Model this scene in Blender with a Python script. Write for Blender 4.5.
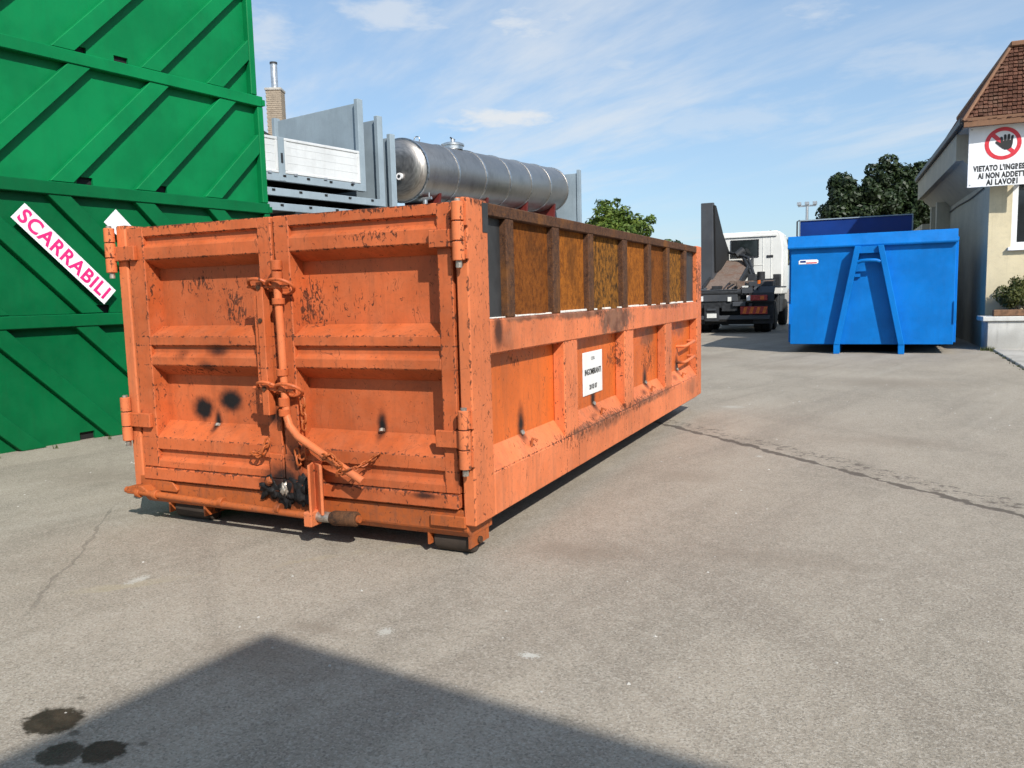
import bpy, bmesh, math, random
import numpy as np
from mathutils import Vector, Matrix

# ------------------------------------------------------------------ scene, camera, sky, sun
random.seed(7)
rng = np.random.default_rng(11)
for o in list(bpy.data.objects):
    bpy.data.objects.remove(o)
scn = bpy.context.scene
COL = scn.collection
R = math.radians

CAM = Vector((1.8982, -3.6008, 1.385))
YAW, PITCH, ROLL, FOCAL = -0.4347, 0.1104, -0.0255, 799.39
fwd = Vector((math.sin(YAW) * math.cos(PITCH), math.cos(YAW) * math.cos(PITCH), -math.sin(PITCH)))
rgt = Vector((math.cos(YAW), -math.sin(YAW), 0))
upv = rgt.cross(fwd)
r2 = rgt * math.cos(ROLL) + upv * math.sin(ROLL)
u2 = -rgt * math.sin(ROLL) + upv * math.cos(ROLL)
cam = bpy.data.cameras.new('camera')
camo = bpy.data.objects.new('camera', cam)
COL.objects.link(camo)
camo.matrix_world = Matrix(((r2.x, u2.x, -fwd.x, CAM.x), (r2.y, u2.y, -fwd.y, CAM.y),
                            (r2.z, u2.z, -fwd.z, CAM.z), (0, 0, 0, 1)))
cam.sensor_fit = 'HORIZONTAL'
cam.sensor_width = 36
cam.lens = 36 * FOCAL / 1024
cam.clip_start = 0.05
cam.clip_end = 6000
scn.camera = camo

SUN_EL = R(38.5)
SUN_H = Vector((0.740, -0.673))          # horizontal direction towards the sun
world = bpy.data.worlds.new('World')
scn.world = world
world.use_nodes = True
scn.view_settings.view_transform = 'Standard'
scn.view_settings.look = 'None'
scn.view_settings.exposure = 0.2
scn.cycles.max_bounces = 6
scn.cycles.diffuse_bounces = 2
scn.cycles.glossy_bounces = 2
scn.cycles.use_light_tree = False
scn.cycles.transmission_bounces = 2
scn.cycles.caustics_reflective = False
scn.cycles.caustics_refractive = False
scn.view_settings.gamma = 1


class NT:
    """tiny helper round a node tree"""
    def __init__(s, nt):
        s.nt = nt

    def n(s, t, **kw):
        nd = s.nt.nodes.new(t)
        for k, v in kw.items():
            if hasattr(nd, k) and k not in nd.inputs:
                setattr(nd, k, v)
            else:
                s.put(nd.inputs[k], v)
        return nd

    def put(s, sock, v):
        if isinstance(v, bpy.types.NodeSocket):
            s.nt.links.new(v, sock)
        else:
            sock.default_value = v

    def math(s, op, a, b=0.0, c=None, clamp=False):
        nd = s.nt.nodes.new('ShaderNodeMath')
        nd.operation = op
        nd.use_clamp = clamp
        s.put(nd.inputs[0], a)
        s.put(nd.inputs[1], b)
        if c is not None:
            s.put(nd.inputs[2], c)
        return nd.outputs[0]

    def vmath(s, op, a, b=(0, 0, 0)):
        nd = s.nt.nodes.new('ShaderNodeVectorMath')
        nd.operation = op
        s.put(nd.inputs[0], a)
        if op != 'LENGTH':
            s.put(nd.inputs[1], b)
        return nd.outputs['Value'] if op in ('LENGTH', 'DOT_PRODUCT') else nd.outputs[0]

    def noise(s, vec, scale, detail=4, rough=0.55, dist=0.0):
        nd = s.nt.nodes.new('ShaderNodeTexNoise')
        s.put(nd.inputs['Vector'], vec)
        nd.inputs['Scale'].default_value = scale
        nd.inputs['Detail'].default_value = detail
        nd.inputs['Roughness'].default_value = rough
        nd.inputs['Distortion'].default_value = dist
        return nd.outputs['Fac']

    def ramp(s, v, a, b, lo=0.0, hi=1.0, smooth=True):
        nd = s.nt.nodes.new('ShaderNodeMapRange')
        nd.interpolation_type = 'SMOOTHSTEP' if smooth else 'LINEAR'
        s.put(nd.inputs['Value'], v)
        nd.inputs['From Min'].default_value = a
        nd.inputs['From Max'].default_value = b
        nd.inputs['To Min'].default_value = lo
        nd.inputs['To Max'].default_value = hi
        return nd.outputs['Result']

    def mix(s, f, a, b, blend='MIX'):
        nd = s.nt.nodes.new('ShaderNodeMix')
        nd.data_type = 'RGBA'
        nd.blend_type = blend
        s.put(nd.inputs[0], f)
        for sock, v in ((nd.inputs[6], a), (nd.inputs[7], b)):
            if not isinstance(v, bpy.types.NodeSocket) and len(v) == 3:
                v = (*v, 1)
            s.put(sock, v)
        return nd.outputs[2]

    def scale(s, vec, xyz):
        return s.vmath('MULTIPLY', vec, xyz)

    def spots(s, vec, lst, wob=None):
        """soft ellipsoidal marks: lst of (centre, radii, inner edge, strength)"""
        out = None
        for c, r, inner, strg in lst:
            v = s.vmath('SUBTRACT', vec, c)
            v = s.scale(v, (1 / r[0], 1 / r[1], 1 / r[2]))
            l = s.vmath('LENGTH', v)
            if wob is not None:
                l = s.math('ADD', l, wob)
            m = s.ramp(l, inner, 1.0, strg, 0.0)
            out = m if out is None else s.math('MAXIMUM', out, m)
        return out


def build_world():
    t = NT(world.node_tree)
    world.node_tree.nodes.clear()
    sky = t.n('ShaderNodeTexSky')
    sky.sky_type = 'NISHITA'
    sky.sun_disc = False
    sky.sun_elevation = SUN_EL
    sky.sun_rotation = math.atan2(SUN_H.x, SUN_H.y)
    sky.air_density = 1.0
    sky.dust_density = 0.8
    sky.ozone_density = 1.6
    d = t.n('ShaderNodeTexCoord').outputs['Generated']
    sep = t.n('ShaderNodeSeparateXYZ', Vector=d)
    den = t.math('ADD', t.math('MAXIMUM', sep.outputs['Z'], 0.0), 0.10)
    uv = t.n('ShaderNodeCombineXYZ', X=t.math('DIVIDE', sep.outputs['X'], den), Y=t.math('DIVIDE', sep.outputs['Y'], den))
    rot = t.n('ShaderNodeVectorRotate', Vector=uv.outputs[0], Angle=0.55)
    p = t.scale(rot.outputs[0], (0.55, 1.5, 1.0))
    n1 = t.noise(p, 1.15, 6, 0.62)
    n2 = t.noise(rot.outputs[0], 0.35, 3, 0.5)
    veil = t.math('MULTIPLY', t.ramp(n1, 0.40, 0.72), t.ramp(n2, 0.34, 0.58))
    veil = t.math('MULTIPLY', veil, 0.66)
    # a few separate small clouds
    fine = t.noise(t.scale(d, (1, 1, 3.2)), 13.0, 5, 0.6)
    extra = None
    for px, py, rx, ry, st in ((508, 117, 78, 17, 0.95), (400, 12, 90, 20, 0.6), (530, 22, 60, 24, 0.75), (815, 14, 60, 20, 0.5),
                               (622, 64, 22, 12, 0.45), (270, 22, 50, 40, 0.55), (720, 120, 150, 22, 0.32), (940, 60, 110, 30, 0.32)):
        c = (r2 * ((px - 512) / FOCAL) - u2 * ((py - 384) / FOCAL) + fwd)
        k = c.length
        c.normalize()
        h = Vector((c.y, -c.x, 0)).normalized()
        v = c.cross(h)
        dx = t.math('DIVIDE', t.vmath('DOT_PRODUCT', d, tuple(h)), rx / FOCAL / k)
        dy = t.math('DIVIDE', t.vmath('DOT_PRODUCT', d, tuple(v)), ry / FOCAL / k)
        l = t.math('SQRT', t.math('ADD', t.math('MULTIPLY', dx, dx), t.math('MULTIPLY', dy, dy)))
        front = t.ramp(t.vmath('DOT_PRODUCT', d, tuple(c)), 0.6, 0.7)
        e = t.math('SUBTRACT', t.math('MULTIPLY', fine, 2.3), t.math('ADD', t.math('MULTIPLY', l, 0.75), 0.42))
        e = t.math('MULTIPLY', t.ramp(e, -0.05, 0.75, 0, st), front)
        extra = e if extra is None else t.math('MAXIMUM', extra, e)
    cl = t.math('MAXIMUM', veil, extra)
    tint = t.mix(1.0, sky.outputs[0], (0.90, 1.0, 1.03), 'MULTIPLY')
    hz = t.ramp(sep.outputs['Z'], 0.0, 0.55, 0.55, 0.46)
    tint = t.mix(hz, tint, (2.2, 3.1, 4.35))
    col = t.mix(cl, tint, (4.6, 4.8, 5.0))
    bg = t.n('ShaderNodeBackground', Color=col, Strength=0.15)
    out = t.n('ShaderNodeOutputWorld')
    t.nt.links.new(bg.outputs[0], out.inputs[0])


build_world()
world.cycles.sampling_method = 'MANUAL'
world.cycles.sample_map_resolution = 256
sl = bpy.data.lights.new('sun', 'SUN')
sl.energy = 4.7
sl.angle = R(0.53)
sl.color = (1.0, 0.96, 0.90)
so = bpy.data.objects.new('sun', sl)
COL.objects.link(so)
ldir = Vector((-SUN_H.x * math.cos(SUN_EL), -SUN_H.y * math.cos(SUN_EL), -math.sin(SUN_EL)))
so.rotation_euler = ldir.to_track_quat('-Z', 'Y').to_euler()
so.location = (12, -8, 14)

# ------------------------------------------------------------------ mesh helpers


class MB:
    def __init__(s):
        s.v, s.f = [], []

    def add(s, vs, fs):
        k = len(s.v)
        s.v += [tuple(p) for p in vs]
        s.f += [tuple(i + k for i in f) for f in fs]
        return s

    def box(s, x0, x1, y0, y1, z0, z1):
        vs = [(x, y, z) for z in (z0, z1) for y in (y0, y1) for x in (x0, x1)]
        return s.add(vs, [(0, 2, 3, 1), (4, 5, 7, 6), (0, 1, 5, 4), (2, 6, 7, 3), (0, 4, 6, 2), (1, 3, 7, 5)])

    def prism(s, poly, axis, a, b):
        """poly: 2-D outline; axis 0: (y,z) along x, 1: (x,z) along y, 2: (x,y) along z"""
        n = len(poly)

        def P(q, t):
            return ((t, q[0], q[1]), (q[0], t, q[1]), (q[0], q[1], t))[axis]
        vs = [P(q, a) for q in poly] + [P(q, b) for q in poly]
        fs = [tuple(range(n - 1, -1, -1)), tuple(range(n, 2 * n))]
        fs += [(i, (i + 1) % n, n + (i + 1) % n, n + i) for i in range(n)]
        return s.add(vs, fs)

    def sheet(s, quad, nrm, t):
        """thick slab from a planar outline (list of Vectors) grown along nrm"""
        n = len(quad)
        vs = [Vector(q) for q in quad] + [Vector(q) + Vector(nrm) * t for q in quad]
        fs = [tuple(range(n - 1, -1, -1)), tuple(range(n, 2 * n))]
        fs += [(i, (i + 1) % n, n + (i + 1) % n, n + i) for i in range(n)]
        return s.add(vs, fs)

    def tube(s, pts, r, n=12, caps=True, closed=False):
        pts = [Vector(p) for p in pts]
        rs = r if isinstance(r, (list, tuple)) else [r] * len(pts)
        m = len(pts)
        up = None
        rings = []
        for i, p in enumerate(pts):
            a = pts[(i - 1) % m] if (closed or i > 0) else p
            b = pts[(i + 1) % m] if (closed or i < m - 1) else p
            t = (b - a).normalized()
            if up is None:
                up = t.orthogonal().normalized()
            up = (up - t * up.dot(t)).normalized()
            w = t.cross(up)
            rings.append([p + (up * math.cos(2 * math.pi * k / n) + w * math.sin(2 * math.pi * k / n)) * rs[i] for k in range(n)])
        vs = [q for g in rings for q in g]
        fs = []
        for i in range(m if closed else m - 1):
            j = (i + 1) % m
            for k in range(n):
                l = (k + 1) % n
                fs.append((i * n + k, i * n + l, j * n + l, j * n + k))
        if caps and not closed:
            fs.append(tuple(range(n - 1, -1, -1)))
            fs.append(tuple((m - 1) * n + k for k in range(n)))
        return s.add(vs, fs)

    def lathe(s, c, axis, prof, n=32):
        """prof: list of (distance along axis, radius)"""
        c, axis = Vector(c), Vector(axis).normalized()
        a = axis.orthogonal().normalized()
        b = axis.cross(a)
        vs, fs = [], []
        for (d, r) in prof:
            for k in range(n):
                t = 2 * math.pi * k / n
                vs.append(c + axis * d + (a * math.cos(t) + b * math.sin(t)) * max(r, 1e-4))
        for i in range(len(prof) - 1):
            for k in range(n):
                l = (k + 1) % n
                fs.append((i * n + k, i * n + l, (i + 1) * n + l, (i + 1) * n + k))
        fs.append(tuple(range(n - 1, -1, -1)))
        fs.append(tuple((len(prof) - 1) * n + k for k in range(n)))
        return s.add(vs, fs)

    def build(s, name, mat, parent=None, bevel=0.0, smooth=False, seg=1):
        me = bpy.data.meshes.new(name)
        me.from_pydata(s.v, [], s.f)
        bm = bmesh.new()
        bm.from_mesh(me)
        bmesh.ops.recalc_face_normals(bm, faces=bm.faces)
        bm.to_mesh(me)
        bm.free()
        me.materials.append(mat)
        o = bpy.data.objects.new(name, me)
        COL.objects.link(o)
        if parent is not None:
            o.parent = parent
        if bevel:
            b = o.modifiers.new('bevel', 'BEVEL')
            b.width = bevel
            b.segments = seg
            b.limit_method = 'ANGLE'
            b.angle_limit = R(35)
        if smooth:
            for p in me.polygons:
                p.use_smooth = True
            try:
                me.set_sharp_from_angle(angle=R(40))
            except Exception:
                pass
        return o


def B(*a):
    return MB().box(*a)


def T(pts, r, n=12, **k):
    return MB().tube(pts, r, n, **k)


def tag(o, label=None, cat=None, group=None, kind=None):
    for k, v in (('label', label), ('category', cat), ('group', group), ('kind', kind)):
        if v:
            o[k] = v
    return o


def thing(name, label, cat, loc=(0, 0, 0), rz=0.0, group=None):
    o = bpy.data.objects.new(name, None)
    COL.objects.link(o)
    o.location = loc
    o.rotation_euler = (0, 0, rz)
    o.empty_display_size = 0.2
    return tag(o, label, cat, group)


def copy_tree(o, parent=None):
    c = o.copy()
    COL.objects.link(c)
    c.parent = parent
    for ch in [x for x in bpy.data.objects if x.parent == o]:
        copy_tree(ch, c)
    return c


def text_mesh(name, body, size, mat, parent, M, bold=0.0, align='CENTER', thick=0.001, width=1.0, fit=None, spacing=1.0):
    cu = bpy.data.curves.new(name, 'FONT')
    cu.body = body
    cu.size = size
    cu.align_x = align
    cu.align_y = 'CENTER'
    cu.offset = bold
    cu.space_character = spacing
    cu.extrude = thick
    ob = bpy.data.objects.new(name + '_curve', cu)
    COL.objects.link(ob)
    dg = bpy.context.evaluated_depsgraph_get()
    me = bpy.data.meshes.new_from_object(ob.evaluated_get(dg))
    bpy.data.objects.remove(ob)
    bpy.data.curves.remove(cu)
    if fit:
        xs_ = [v.co.x for v in me.vertices]
        width = fit / (max(xs_) - min(xs_))
    me.transform(M @ Matrix.Diagonal((width, 1, 1, 1)))
    me.materials.clear()
    me.materials.append(mat)
    o = bpy.data.objects.new(name, me)
    COL.objects.link(o)
    o.parent = parent
    return o


def frame(origin, xdir, ydir):
    x, y = Vector(xdir).normalized(), Vector(ydir).normalized()
    z = x.cross(y)
    return Matrix(((x.x, y.x, z.x, origin[0]), (x.y, y.y, z.y, origin[1]), (x.z, y.z, z.z, origin[2]), (0, 0, 0, 1)))


# ------------------------------------------------------------------ materials


def new_mat(name):
    m = bpy.data.materials.new(name)
    m.use_nodes = True
    t = NT(m.node_tree)
    bs = m.node_tree.nodes['Principled BSDF']
    return m, t, bs


def objco(t):
    return t.n('ShaderNodeTexCoord').outputs['Object']


def bump(t, bs, h, strength=0.3, dist=0.01):
    b = t.n('ShaderNodeBump', Height=h, Strength=strength, Distance=dist)
    t.put(bs.inputs['Normal'], b.outputs[0])


def edge_mask(t, co, edges, w=0.010):
    """worn strips along the straight edges of the plates: edges = {axis: [positions]}"""
    sep = t.n('ShaderNodeSeparateXYZ', Vector=co)
    out = None
    for ax, ps in edges.items():
        for p in ps:
            d = t.math('ABSOLUTE', t.math('SUBTRACT', sep.outputs[ax], p))
            out = d if out is None else t.math('MINIMUM', out, d)
    return t.ramp(out, 0.0, w, 1.0, 0.0, False)


def paint(name, col, rough=0.45, var=0.12, dirt=0.15, dirtcol=(0.08, 0.06, 0.045), chips=0.0, chipcol=(0.05, 0.025, 0.015),
          metal=0.0, spec=0.25, extra=None, bumps=0.06, fade=None, chipzones=None, soot=None, rust=None, edges=None, patches=None):
    m, t, bs = new_mat(name)
    co = objco(t)
    c2 = tuple(min(1, c * 1.22 + 0.001) for c in col)
    c1 = tuple(c * 0.8 for c in col)
    big = t.noise(co, 1.3, 5, 0.6)
    c = t.mix(t.ramp(big, 0.36, 0.64, 0.5 - var * 3, 0.5 + var * 3), c1, c2)
    mid = t.noise(co, 7.0, 6, 0.65)
    c = t.mix(t.ramp(mid, 0.35, 0.75, 0, var * 1.5), c, fade or c2)
    # dirt washed down the faces
    st = t.noise(t.scale(co, (9, 9, 0.9)), 1.6, 6, 0.7)
    c = t.mix(t.ramp(st, 0.46, 0.70, 0, dirt), c, dirtcol)
    gr = t.noise(co, 34, 3, 0.6)
    c = t.mix(t.ramp(gr, 0.48, 0.72, 0, dirt * 0.7), c, dirtcol)
    r = t.ramp(mid, 0.3, 0.7, rough - 0.07, rough + 0.12)
    if rust:
        rm = t.ramp(t.noise(co, 5.5, 8, 0.7, 0.3), 0.58 - rust * 0.2, 0.66 - rust * 0.1)
        c = t.mix(t.math('MULTIPLY', rm, 0.85), c, (0.10, 0.038, 0.014))
    if chips:
        zone = None
        wob = t.math('MULTIPLY', t.math('SUBTRACT', t.noise(co, 3.5, 3), 0.5), 0.9)
        if chipzones:
            zone = t.spots(co, chipzones, wob)
        ch1 = t.noise(t.scale(co, (1, 1, 0.7)), 36, 5, 0.68, 0.9)
        ch2 = t.noise(t.scale(co, (1, 1, 0.33)), 30, 5, 0.62, 1.6)
        thr = 0.70 - chips * 0.06
        if zone is not None:
            ch1 = t.math('ADD', ch1, t.math('MULTIPLY', zone, 0.115))
            ch2 = t.math('ADD', ch2, t.math('MULTIPLY', zone, 0.15))
        if edges:
            ch1 = t.math('ADD', ch1, t.math('MULTIPLY', edge_mask(t, co, edges), 0.155))
        mk = t.math('MAXIMUM', t.ramp(ch1, thr, thr + 0.025), t.ramp(ch2, thr + 0.015, thr + 0.04))
        # hair-line scratches
        sc = t.noise(t.scale(co, (1.0, 1.0, 0.45)), 5.0, 3, 0.5, 1.2)
        sm_ = t.math('MULTIPLY', t.ramp(t.math('ABSOLUTE', t.math('SUBTRACT', sc, 0.5)), 0.0, 0.0045, 1, 0), t.ramp(mid, 0.50, 0.56))
        mk = t.math('MAXIMUM', mk, t.math('MULTIPLY', sm_, 0.8))
        ccol = t.mix(t.ramp(t.noise(co, 60, 2), 0.4, 0.6), chipcol, tuple(min(1, x * 2.2) for x in chipcol))
        c = t.mix(t.math('MULTIPLY', mk, 0.9), c, ccol)
        r = t.math('ADD', r, t.math('MULTIPLY', mk, 0.3))
    if patches:
        wob3 = t.math('MULTIPLY', t.math('SUBTRACT', t.noise(co, 9, 5, 0.7), 0.5), 2.2)
        pm = t.spots(co, patches, wob3)
        c = t.mix(pm, c, t.mix(t.ramp(mid, 0.4, 0.6), (0.085, 0.035, 0.018), (0.20, 0.10, 0.06)))
    if soot:
        wob2 = t.math('MULTIPLY', t.math('SUBTRACT', t.noise(co, 16, 5, 0.65), 0.5), 0.55)
        sm = t.spots(co, soot, wob2)
        c = t.mix(sm, c, (0.010, 0.009, 0.009))
    t.put(bs.inputs['Base Color'], c)
    t.put(bs.inputs['Roughness'], r)
    bs.inputs['Metallic'].default_value = metal
    bs.inputs['Specular IOR Level'].default_value = spec
    h = t.math('ADD', t.noise(co, 2.2, 3), t.math('MULTIPLY', t.noise(co, 45, 3), 0.08))
    bump(t, bs, h, bumps * 4, 0.02)
    return m


def plain(name, col, rough=0.5, metal=0.0, var=0.1, scale=20.0, spec=0.5):
    m, t, bs = new_mat(name)
    co = objco(t)
    nz = t.noise(co, scale, 5, 0.6)
    c = t.mix(t.ramp(nz, 0.3, 0.7), tuple(x * (1 - var) for x in col), tuple(min(1, x * (1 + var)) for x in col))
    t.put(bs.inputs['Base Color'], c)
    t.put(bs.inputs['Roughness'], t.ramp(nz, 0.2, 0.8, rough - 0.06, rough + 0.08))
    bs.inputs['Metallic'].default_value = metal
    bs.inputs['Specular IOR Level'].default_value = spec
    return m


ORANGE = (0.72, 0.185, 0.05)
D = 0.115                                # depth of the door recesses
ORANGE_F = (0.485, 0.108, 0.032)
front_zones = [((-1.07, D, 1.34), (0.24, 0.06, 0.24), 0.1, 1.0), ((-1.64, D, 1.38), (0.17, 0.06, 0.24), 0.1, 1.0), ((-1.93, D, 1.50), (0.22, 0.06, 0.10), 0.1, 0.85),
               ((-1.30, 0.0, 1.38), (0.10, 0.06, 0.25), 0.1, 0.6), ((-0.60, 0.0, 1.86), (0.6, 0.1, 0.05), 0.2, 0.8), ((-1.9, 0.0, 1.87), (0.7, 0.1, 0.05), 0.2, 0.7),
               ((-0.62, 0.0, 0.34), (0.7, 0.05, 0.03), 0.2, 0.7), ((-1.7, 0.0, 0.34), (0.5, 0.05, 0.03), 0.2, 0.5),
               ((-1.9, 0.06, 0.97), (0.5, 0.1, 0.05), 0.1, 0.8), ((-1.55, D, 0.75), (0.10, 0.06, 0.2), 0.1, 0.7), ((-0.55, 0.0, 1.72), (0.3, 0.06, 0.08), 0.1, 0.7), ((-0.75, D, 1.35), (0.3, 0.06, 0.1), 0.1, 0.55)]
front_soot = [((-1.975, D, 0.725), (0.125, 0.3, 0.105), 0.35, 1.0), ((-1.745, D, 0.785), (0.125, 0.3, 0.105), 0.35, 1.0), ((-1.855, D, 0.645), (0.045, 0.16, 0.12), 0.1, 1.0),
              ((-0.635, D, 0.675), (0.048, 0.16, 0.13), 0.15, 1.0), ((-1.74, 0.0, 1.10), (0.13, 0.1, 0.055), 0.1, 0.95), ((-1.82, 0.02, 1.00), (0.10, 0.1, 0.05), 0.1, 0.85),
              ((-2.02, 0.02, 1.07), (0.08, 0.1, 0.06), 0.1, 0.45), ((-1.25, 0.0, 0.34), (0.25, 0.12, 0.15), 0.25, 0.95), ((-1.30, 0.0, 0.72), (0.07, 0.1, 0.09), 0.1, 0.85),
              ((-1.17, 0.0, 0.47), (0.10, 0.12, 0.16), 0.1, 0.75), ((-0.30, 0.0, 0.335), (0.13, 0.06, 0.03), 0.2, 0.9), ((-0.07, 0.0, 0.42), (0.07, 0.2, 0.10), 0.1, 0.75)]
M = {}
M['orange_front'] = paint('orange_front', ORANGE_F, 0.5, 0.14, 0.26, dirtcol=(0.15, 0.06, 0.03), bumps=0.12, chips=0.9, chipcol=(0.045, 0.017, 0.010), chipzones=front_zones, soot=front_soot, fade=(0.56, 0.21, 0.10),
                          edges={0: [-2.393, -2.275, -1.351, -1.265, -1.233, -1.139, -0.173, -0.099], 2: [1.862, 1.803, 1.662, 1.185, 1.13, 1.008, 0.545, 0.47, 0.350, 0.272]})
M['orange_sill'] = paint('orange_sill', (0.40, 0.098, 0.025), 0.5, 0.12, 0.35, chips=1.2, chipcol=(0.06, 0.02, 0.01), soot=[((-1.25, 0.0, 0.27), (0.26, 0.2, 0.12), 0.25, 0.9)])
side_zones = [((-0.05, 2.3, 1.24), (0.3, 0.9, 0.05), 0.2, 0.9), ((-0.09, 3.75, 0.80), (0.1, 0.42, 0.22), 0.3, 1.0), ((-0.09, 2.62, 0.88), (0.1, 0.22, 0.18), 0.2, 1.0),
              ((0, 2.6, 0.43), (0.2, 2.6, 0.07), 0.3, 1.0), ((0, 4.4, 1.24), (0.3, 1.2, 0.04), 0.2, 0.9), ((0, 5.6, 1.3), (0.2, 0.15, 0.5), 0.2, 0.7), ((-0.09, 0.8, 1.0), (0.1, 0.4, 0.06), 0.2, 0.5),
              ((0, 1.45, 0.75), (0.05, 0.12, 0.3), 0.2, 0.5), ((0, 2.82, 0.75), (0.05, 0.14, 0.3), 0.2, 0.6), ((0, 4.18, 0.75), (0.05, 0.14, 0.3), 0.2, 0.6), ((0, 1.6, 0.38), (0.1, 0.5, 0.1), 0.2, 0.6)]
side_soot = [((-0.08, 0.79, 0.60), (0.1, 0.08, 0.17), 0.1, 1.0), ((-0.08, 2.13, 0.59), (0.1, 0.085, 0.16), 0.1, 1.0), ((-0.08, 3.60, 0.59), (0.1, 0.11, 0.18), 0.1, 1.0), ((-0.08, 4.86, 0.60), (0.1, 0.11, 0.18), 0.1, 0.95),
             ((0, 3.42, 0.49), (0.1, 0.16, 0.045), 0.1, 0.95), ((0, 4.62, 0.50), (0.1, 0.16, 0.05), 0.1, 0.9), ((0, 2.0, 0.48), (0.1, 0.12, 0.03), 0.1, 0.6), ((0, 0.33, 1.19), (0.1, 0.075, 0.13), 0.3, 0.85)]
side_patches = [((0, 2.45, 1.18), (0.1, 0.55, 0.15), 0.5, 0.92), ((0, 1.7, 1.25), (0.1, 0.8, 0.05), 0.4, 0.85), ((0, 0.8, 1.255), (0.1, 0.6, 0.03), 0.4, 0.8), ((0, 0.42, 1.15), (0.1, 0.12, 0.13), 0.3, 0.45), ((-0.09, 3.7, 0.98), (0.1, 0.35, 0.12), 0.3, 0.7),
                ((0, 3.9, 1.25), (0.1, 0.8, 0.035), 0.3, 0.8), ((0, 1.65, 0.44), (0.1, 0.35, 0.03), 0.3, 0.6), ((0, 2.2, 0.40), (0.1, 0.9, 0.07), 0.3, 0.6), ((0, 3.6, 0.42), (0.1, 0.9, 0.05), 0.3, 0.6), ((0, 5.2, 0.35), (0.1, 0.4, 0.12), 0.3, 0.4), ((-0.09, 5.0, 0.98), (0.1, 0.35, 0.10), 0.3, 0.6)]
side_edges = {1: [1.337, 1.573, 2.707, 2.943, 4.057, 4.293], 2: [1.262, 1.070, 0.428, 0.186]}
M['orange_side'] = paint('orange_side', (0.63, 0.168, 0.060), 0.5, 0.12, 0.26, chips=0.75, chipcol=(0.06, 0.022, 0.012), chipzones=side_zones, soot=side_soot, bumps=0.11, fade=(0.70, 0.30, 0.17), dirtcol=(0.11, 0.08, 0.05), edges=side_edges, patches=side_patches)
M['orange_panel'] = paint('orange_panel', (0.58, 0.122, 0.022), 0.45, 0.10, 0.22, chips=0.75, chipcol=(0.06, 0.022, 0.012), chipzones=side_zones, soot=side_soot, fade=(0.62, 0.17, 0.05), dirtcol=(0.11, 0.06, 0.03), patches=side_patches)
M['orange_post'] = paint('orange_post', (0.62, 0.165, 0.058), 0.5, 0.10, 0.18, chips=0.6, chipcol=(0.06, 0.022, 0.012), chipzones=[((0, 0.15, 1.87), (0.2, 0.2, 0.04), 0.3, 1.0), ((-2.45, 0.1, 1.87), (0.2, 0.2, 0.04), 0.3, 1.0), ((0, 5.6, 1.5), (0.2, 0.2, 0.4), 0.3, 0.9)], fade=(0.64, 0.24, 0.12), edges={0: [-0.006, -2.494], 1: [0.228, 5.497], 2: [1.882]})


def rust_mat(name, a, b, c, sc=1.0):
    m, t, bs = new_mat(name)
    co = objco(t)
    n1 = t.noise(co, 3.5 * sc, 6, 0.65)
    n2 = t.noise(t.scale(co, (1, 1, 0.75)), 34 * sc, 5, 0.75, 0.2)
    n3 = t.noise(co, 120, 2, 0.6)
    col = t.mix(t.ramp(n2, 0.35, 0.62), a, b)
    col = t.mix(t.ramp(n1, 0.5, 0.72, 0, 0.75), col, c)
    col = t.mix(t.ramp(n3, 0.5, 0.72, 0, 0.6), col, c)
    t.put(bs.inputs['Base Color'], col)
    bs.inputs['Roughness'].default_value = 0.9
    bs.inputs['Specular IOR Level'].default_value = 0.15
    bump(t, bs, t.math('ADD', n2, t.math('MULTIPLY', n3, 0.5)), 0.5, 0.008)
    return m


M['rust_panel'] = rust_mat('rust_panel', (0.115, 0.034, 0.007), (0.225, 0.070, 0.011), (0.07, 0.026, 0.008))
M['rust_panel_bright'] = rust_mat('rust_panel_bright', (0.165, 0.050, 0.008), (0.34, 0.110, 0.014), (0.10, 0.036, 0.009), 0.8)
M['rust_panel_dark'] = rust_mat('rust_panel_dark', (0.040, 0.021, 0.008), (0.30, 0.118, 0.017), (0.028, 0.017, 0.010), 0.7)
M['rust_frame'] = rust_mat('rust_frame', (0.045, 0.024, 0.017), (0.10, 0.050, 0.030), (0.20, 0.08, 0.022))
M['rust_dark'] = rust_mat('rust_dark', (0.035, 0.022, 0.016), (0.09, 0.045, 0.025), (0.16, 0.07, 0.03))
M['primer'] = plain('primer_grey', (0.030, 0.031, 0.032), 0.6, 0, 0.25, 8)
M['seal'] = plain('white_seal', (0.70, 0.68, 0.62), 0.7, 0, 0.2, 40)
M['black_tar'] = plain('black_tar', (0.011, 0.010, 0.010), 0.62, 0, 0.5, 30, 0.25)
M['bare_steel'] = plain('bare_steel', (0.35, 0.31, 0.26), 0.45, 0.6, 0.4, 40)
M['underside'] = plain('underside', (0.04, 0.028, 0.02), 0.8, 0, 0.3, 8)
M['paper'] = paint('label_paper', (0.78, 0.78, 0.76), 0.4, 0.05, 0.12, dirtcol=(0.35, 0.3, 0.22))
M['ink'] = plain('black_ink', (0.02, 0.02, 0.02), 0.6)
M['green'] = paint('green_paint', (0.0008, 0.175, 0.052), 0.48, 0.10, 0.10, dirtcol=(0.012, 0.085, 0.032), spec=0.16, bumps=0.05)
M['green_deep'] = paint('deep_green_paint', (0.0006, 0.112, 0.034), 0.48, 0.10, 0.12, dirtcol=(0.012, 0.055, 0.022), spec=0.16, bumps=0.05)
M['black'] = plain('black_hollow', (0.006, 0.006, 0.006), 0.8)
M['pink'] = plain('pink_ink', (0.72, 0.02, 0.18), 0.45)
M['sign_white'] = paint('sign_white', (0.80, 0.80, 0.80), 0.35, 0.04, 0.05, dirtcol=(0.4, 0.38, 0.33))
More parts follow.
